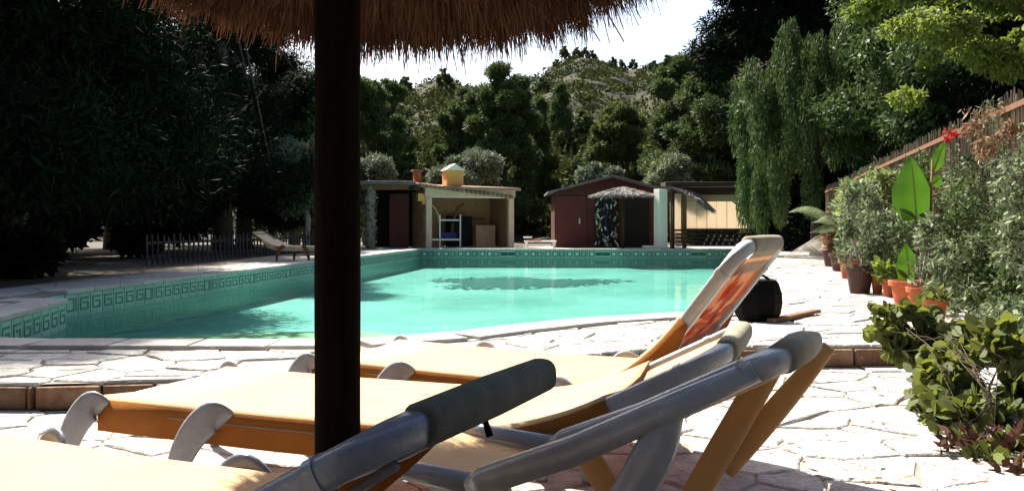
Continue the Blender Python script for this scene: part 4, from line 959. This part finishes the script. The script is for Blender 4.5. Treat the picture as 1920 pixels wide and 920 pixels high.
tag(PALM, 'small arching palm at the far end of the pots', 'palm')
MB().tube([(0, 0, 0), (0, 0, .35)], [.1, .07], 10).build('trunk', 'bark', PALM, smooth=True)
for (px, py, dd, ar) in ((1478, 402, 0, .42), (1520, 440, -.3, .3), (1560, 380, .3, .3), (1640, 380, .2, .3), (1530, 420, .8, .35)):
    tp = atd(px, py, 16.8 + dd); k = frond('frond', None, (0, 0, 0), (tp.x - b.x, tp.y - b.y, tp.z - .3), ar, .42, 'frond'); k.location = (0, 0, .33); k.parent = PALM
    for kk in ('category', 'label'):
        if kk in k: del k[kk]
p0 = pix(1572, 487); t0 = pix(1462, 505)
frond('dry_palm_frond', 'dry grey palm frond drooping over the path by the far pots', (p0[0], p0[1], .52), (t0[0], t0[1] + .3, .06), .16, .75, 'frond_dry', 50)
p0 = pix(1580, 480); t0 = pix(1490, 492)
frond('dry_palm_frond', 'second pale dry frond above the first on the path', (p0[0], p0[1], .62), (t0[0], t0[1], .16), .2, .7, 'frond_dry', 46)

def break_up(cl, k=7, seed=5):
    rr = random.Random(seed); out = []
    for c in cl:
        for _ in range(k):
            s = rr.uniform(.28, .55); f = [rr.uniform(-1, 1) * .95 for _ in range(3)]
            out.append((c[0] + f[0] * c[3], c[1] + f[1] * c[4], c[2] + f[2] * c[5], c[3] * s, c[4] * s, c[5] * s * rr.uniform(.7, 1.2)))
    return out
def px_clumps(lst, base):
    out = []
    for px, py, d, r in lst:
        v = atd(px, py, d); out.append((v.x - base[0], v.y - base[1], v.z - base[2], r, r, r * .85))
    return out
def shrub(name, label, base, lst, n, leaf, mt, inner=.1, bias=None, bw=0, rnd=False):
    return tree(name, label, base, break_up(px_clumps(lst, base)), n, leaf, mt, 'bark', r0=.009, cat='shrub', inner=inner, bias=bias, bw=bw, group='shrubs along the reed fence', shell=.5, rnd=rnd)
shrub('round_leaf_shrub', 'leafy yellow green shrub with round leaves at lower right corner', (2.05, 3.75, LOWZ), [(1672, 605, 4.8, .09), (1705, 605, 4.8, .10), (1735, 650, 4.7, .14), (1690, 640, 4.7, .09), (1790, 660, 4.6, .17), (1770, 690, 4.4, .15), (1850, 650, 4.5, .2), (1870, 700, 4.2, .22), (1800, 730, 4.2, .17), (1775, 790, 4.0, .12), (1830, 800, 3.95, .2), (1900, 770, 4.0, .24), (1810, 850, 3.75, .1), (1870, 870, 3.7, .18), (1930, 860, 3.7, .22), (1930, 930, 3.4, .2)], 4600, (.062, .062), 'round_leaf', 0, rnd=True)
shrub('red_stem_shrub', 'dark reddish low plants at the foot of the round leaved shrub', (2.0, 3.4, LOWZ), [(1850, 880, 3.5, .14), (1900, 900, 3.4, .18), (1830, 915, 3.3, .1), (1880, 820, 3.6, .12)], 700, (.07, .03), 'red_stem', .0, (0, 0, 1), .3)
def fence_climber(label, y0, y1, z1, n, mt, thick, seed, leaf):
    rr = random.Random(seed); base = (fx((y0 + y1) / 2) - .15, (y0 + y1) / 2, 0); cl = []
    for k in range(int(70 * (y1 - y0) * z1 / 2.5)):
        y = rr.uniform(y0, y1); z = rr.uniform(.05, z1) * (.75 + .25 * math.sin(y * 4 + seed)); s = rr.uniform(.05, .15)
        cl.append((fx(y) - .1 - rr.random() ** 2 * thick - base[0], y - base[1], z, s, s * 1.2, s))
    tree('fence_climber', label, base, cl, n, leaf, mt, 'bark', r0=.02, cat='climber', shell=.4, group='climbers on the reed fence', trunk_top=(.1, 0, z1 * .7))
fence_climber('dense grey green climber on the near end of the reed fence', 4.7, 6.3, 1.8, 10500, 'hedge', .5, 1, (.055, .03))
fence_climber('green climber on the fence behind the terracotta pots', 6.3, 8.4, 1.45, 7500, 'pepper', .3, 2, (.055, .028))
fence_climber('sparse dry climber on the fence above the huge leaf', 6.6, 9.0, 1.95, 4200, 'hedge', .12, 3, (.06, .02))
fence_climber('straggling climber on the middle of the reed fence', 9.0, 14.0, 1.7, 8500, 'pepper', .35, 4, (.07, .03))
shrub('grey_stem_plant', 'spindly grey plants behind the terracotta pots', (3.75, 7.4, 0), [(1785, 520, 7.3, .15), (1800, 470, 7.3, .16), (1790, 560, 7.0, .14)], 900, (.075, .022), 'hedge', 0)
shrub('sparse_shrub', 'sparse pale shrub between the succulent and the huge leaf', (4.6, 10.2, 0), [(1650, 440, 10.3, .3), (1665, 400, 10.4, .28), (1640, 480, 10.0, .28), (1675, 470, 9.8, .25), (1660, 430, 9.9, .22)], 1300, (.08, .028), 'hedge', 0)
shrub('rosette_plant', 'yellow green rosette plant against the dark fence end', (5.3, 12.0, 0), [(1608, 372, 12.2, .16), (1600, 392, 12.0, .14), (1655, 362, 11.8, .2), (1640, 385, 11.8, .16), (1662, 335, 11.8, .1)], 900, (.17, .055), 'yucca', 0)
shrub('dry_climber', 'dry orange climber hanging on the near fence top', (3.8, 6.9, 0), [(1842, 225, 6.9, .12), (1860, 255, 6.8, .14), (1848, 275, 6.9, .1), (1875, 240, 6.7, .1)], 420, (.07, .02), 'dry', 0, (0, 0, -1), .4)
shrub('red_flower', 'red bloom on the reed fence above the huge leaf', (4.1, 8.0, 0), [(1785, 255, 8.0, .045)], 40, (.045, .04), 'red_leaf', 0)
# black tub and plank on the path
x, y = pix(1420, 600); o = empty('black_tub', (x, y, 0), .3); tag(o, 'squat black plastic tub standing on the pool terrace', 'tub')
m = MB(); m.lathe([(.0, .0), (.155, 0), (.19, .06), (.205, .15), (.20, .23), (.175, .31), (.15, .345), (.14, .34), (.0, .325)], seg=9); m.build('body', 'black', o, bevel=.02)
MB().tube([(-.12, 0, .335), (-.06, 0, .37), (.06, 0, .37), (.12, 0, .335)], .012, 8).build('handle', 'black', o, smooth=True)
a, b2 = pix(1446, 606), pix(1532, 587); pl = MB(); pl.bar((a[0], a[1], .022), (b2[0], b2[1], .022), .075, .03); tag(pl.build('timber_plank', 'wood_brown', None, bevel=.004), 'thin brown timber plank lying beside the black tub', 'plank')

# fallen leaves blown over the paving
Q = []
for _ in range(420):
    if R.random() < .5: x, y, z = R.uniform(1.0, 3.6), R.uniform(2.6, 5.4), LOWZ + .006
    elif R.random() < .6: y = R.uniform(6.0, 16); x = fx(y) - abs(R.gauss(.5, .5)) - .3; z = .008
    else: x, y, z = R.uniform(-3.5, 2.5), R.uniform(4.9, 5.4), .008
    Q.append((x, y, z + R.uniform(0, .01)))
Q = np.array(Q); b = np.tile(np.array((0., 0., 0.)), (len(Q), 1)); L_ = leaves(Q, .05, .022); L_[:, :, 2] = Q[:, None, 2] + (L_[:, :, 2] - Q[:, None, 2]) * .25 + .006
tag(quads_mesh('fallen_leaves', L_, 'dry'), 'small dry leaves scattered over the pale paving', 'leaves', kind='stuff')
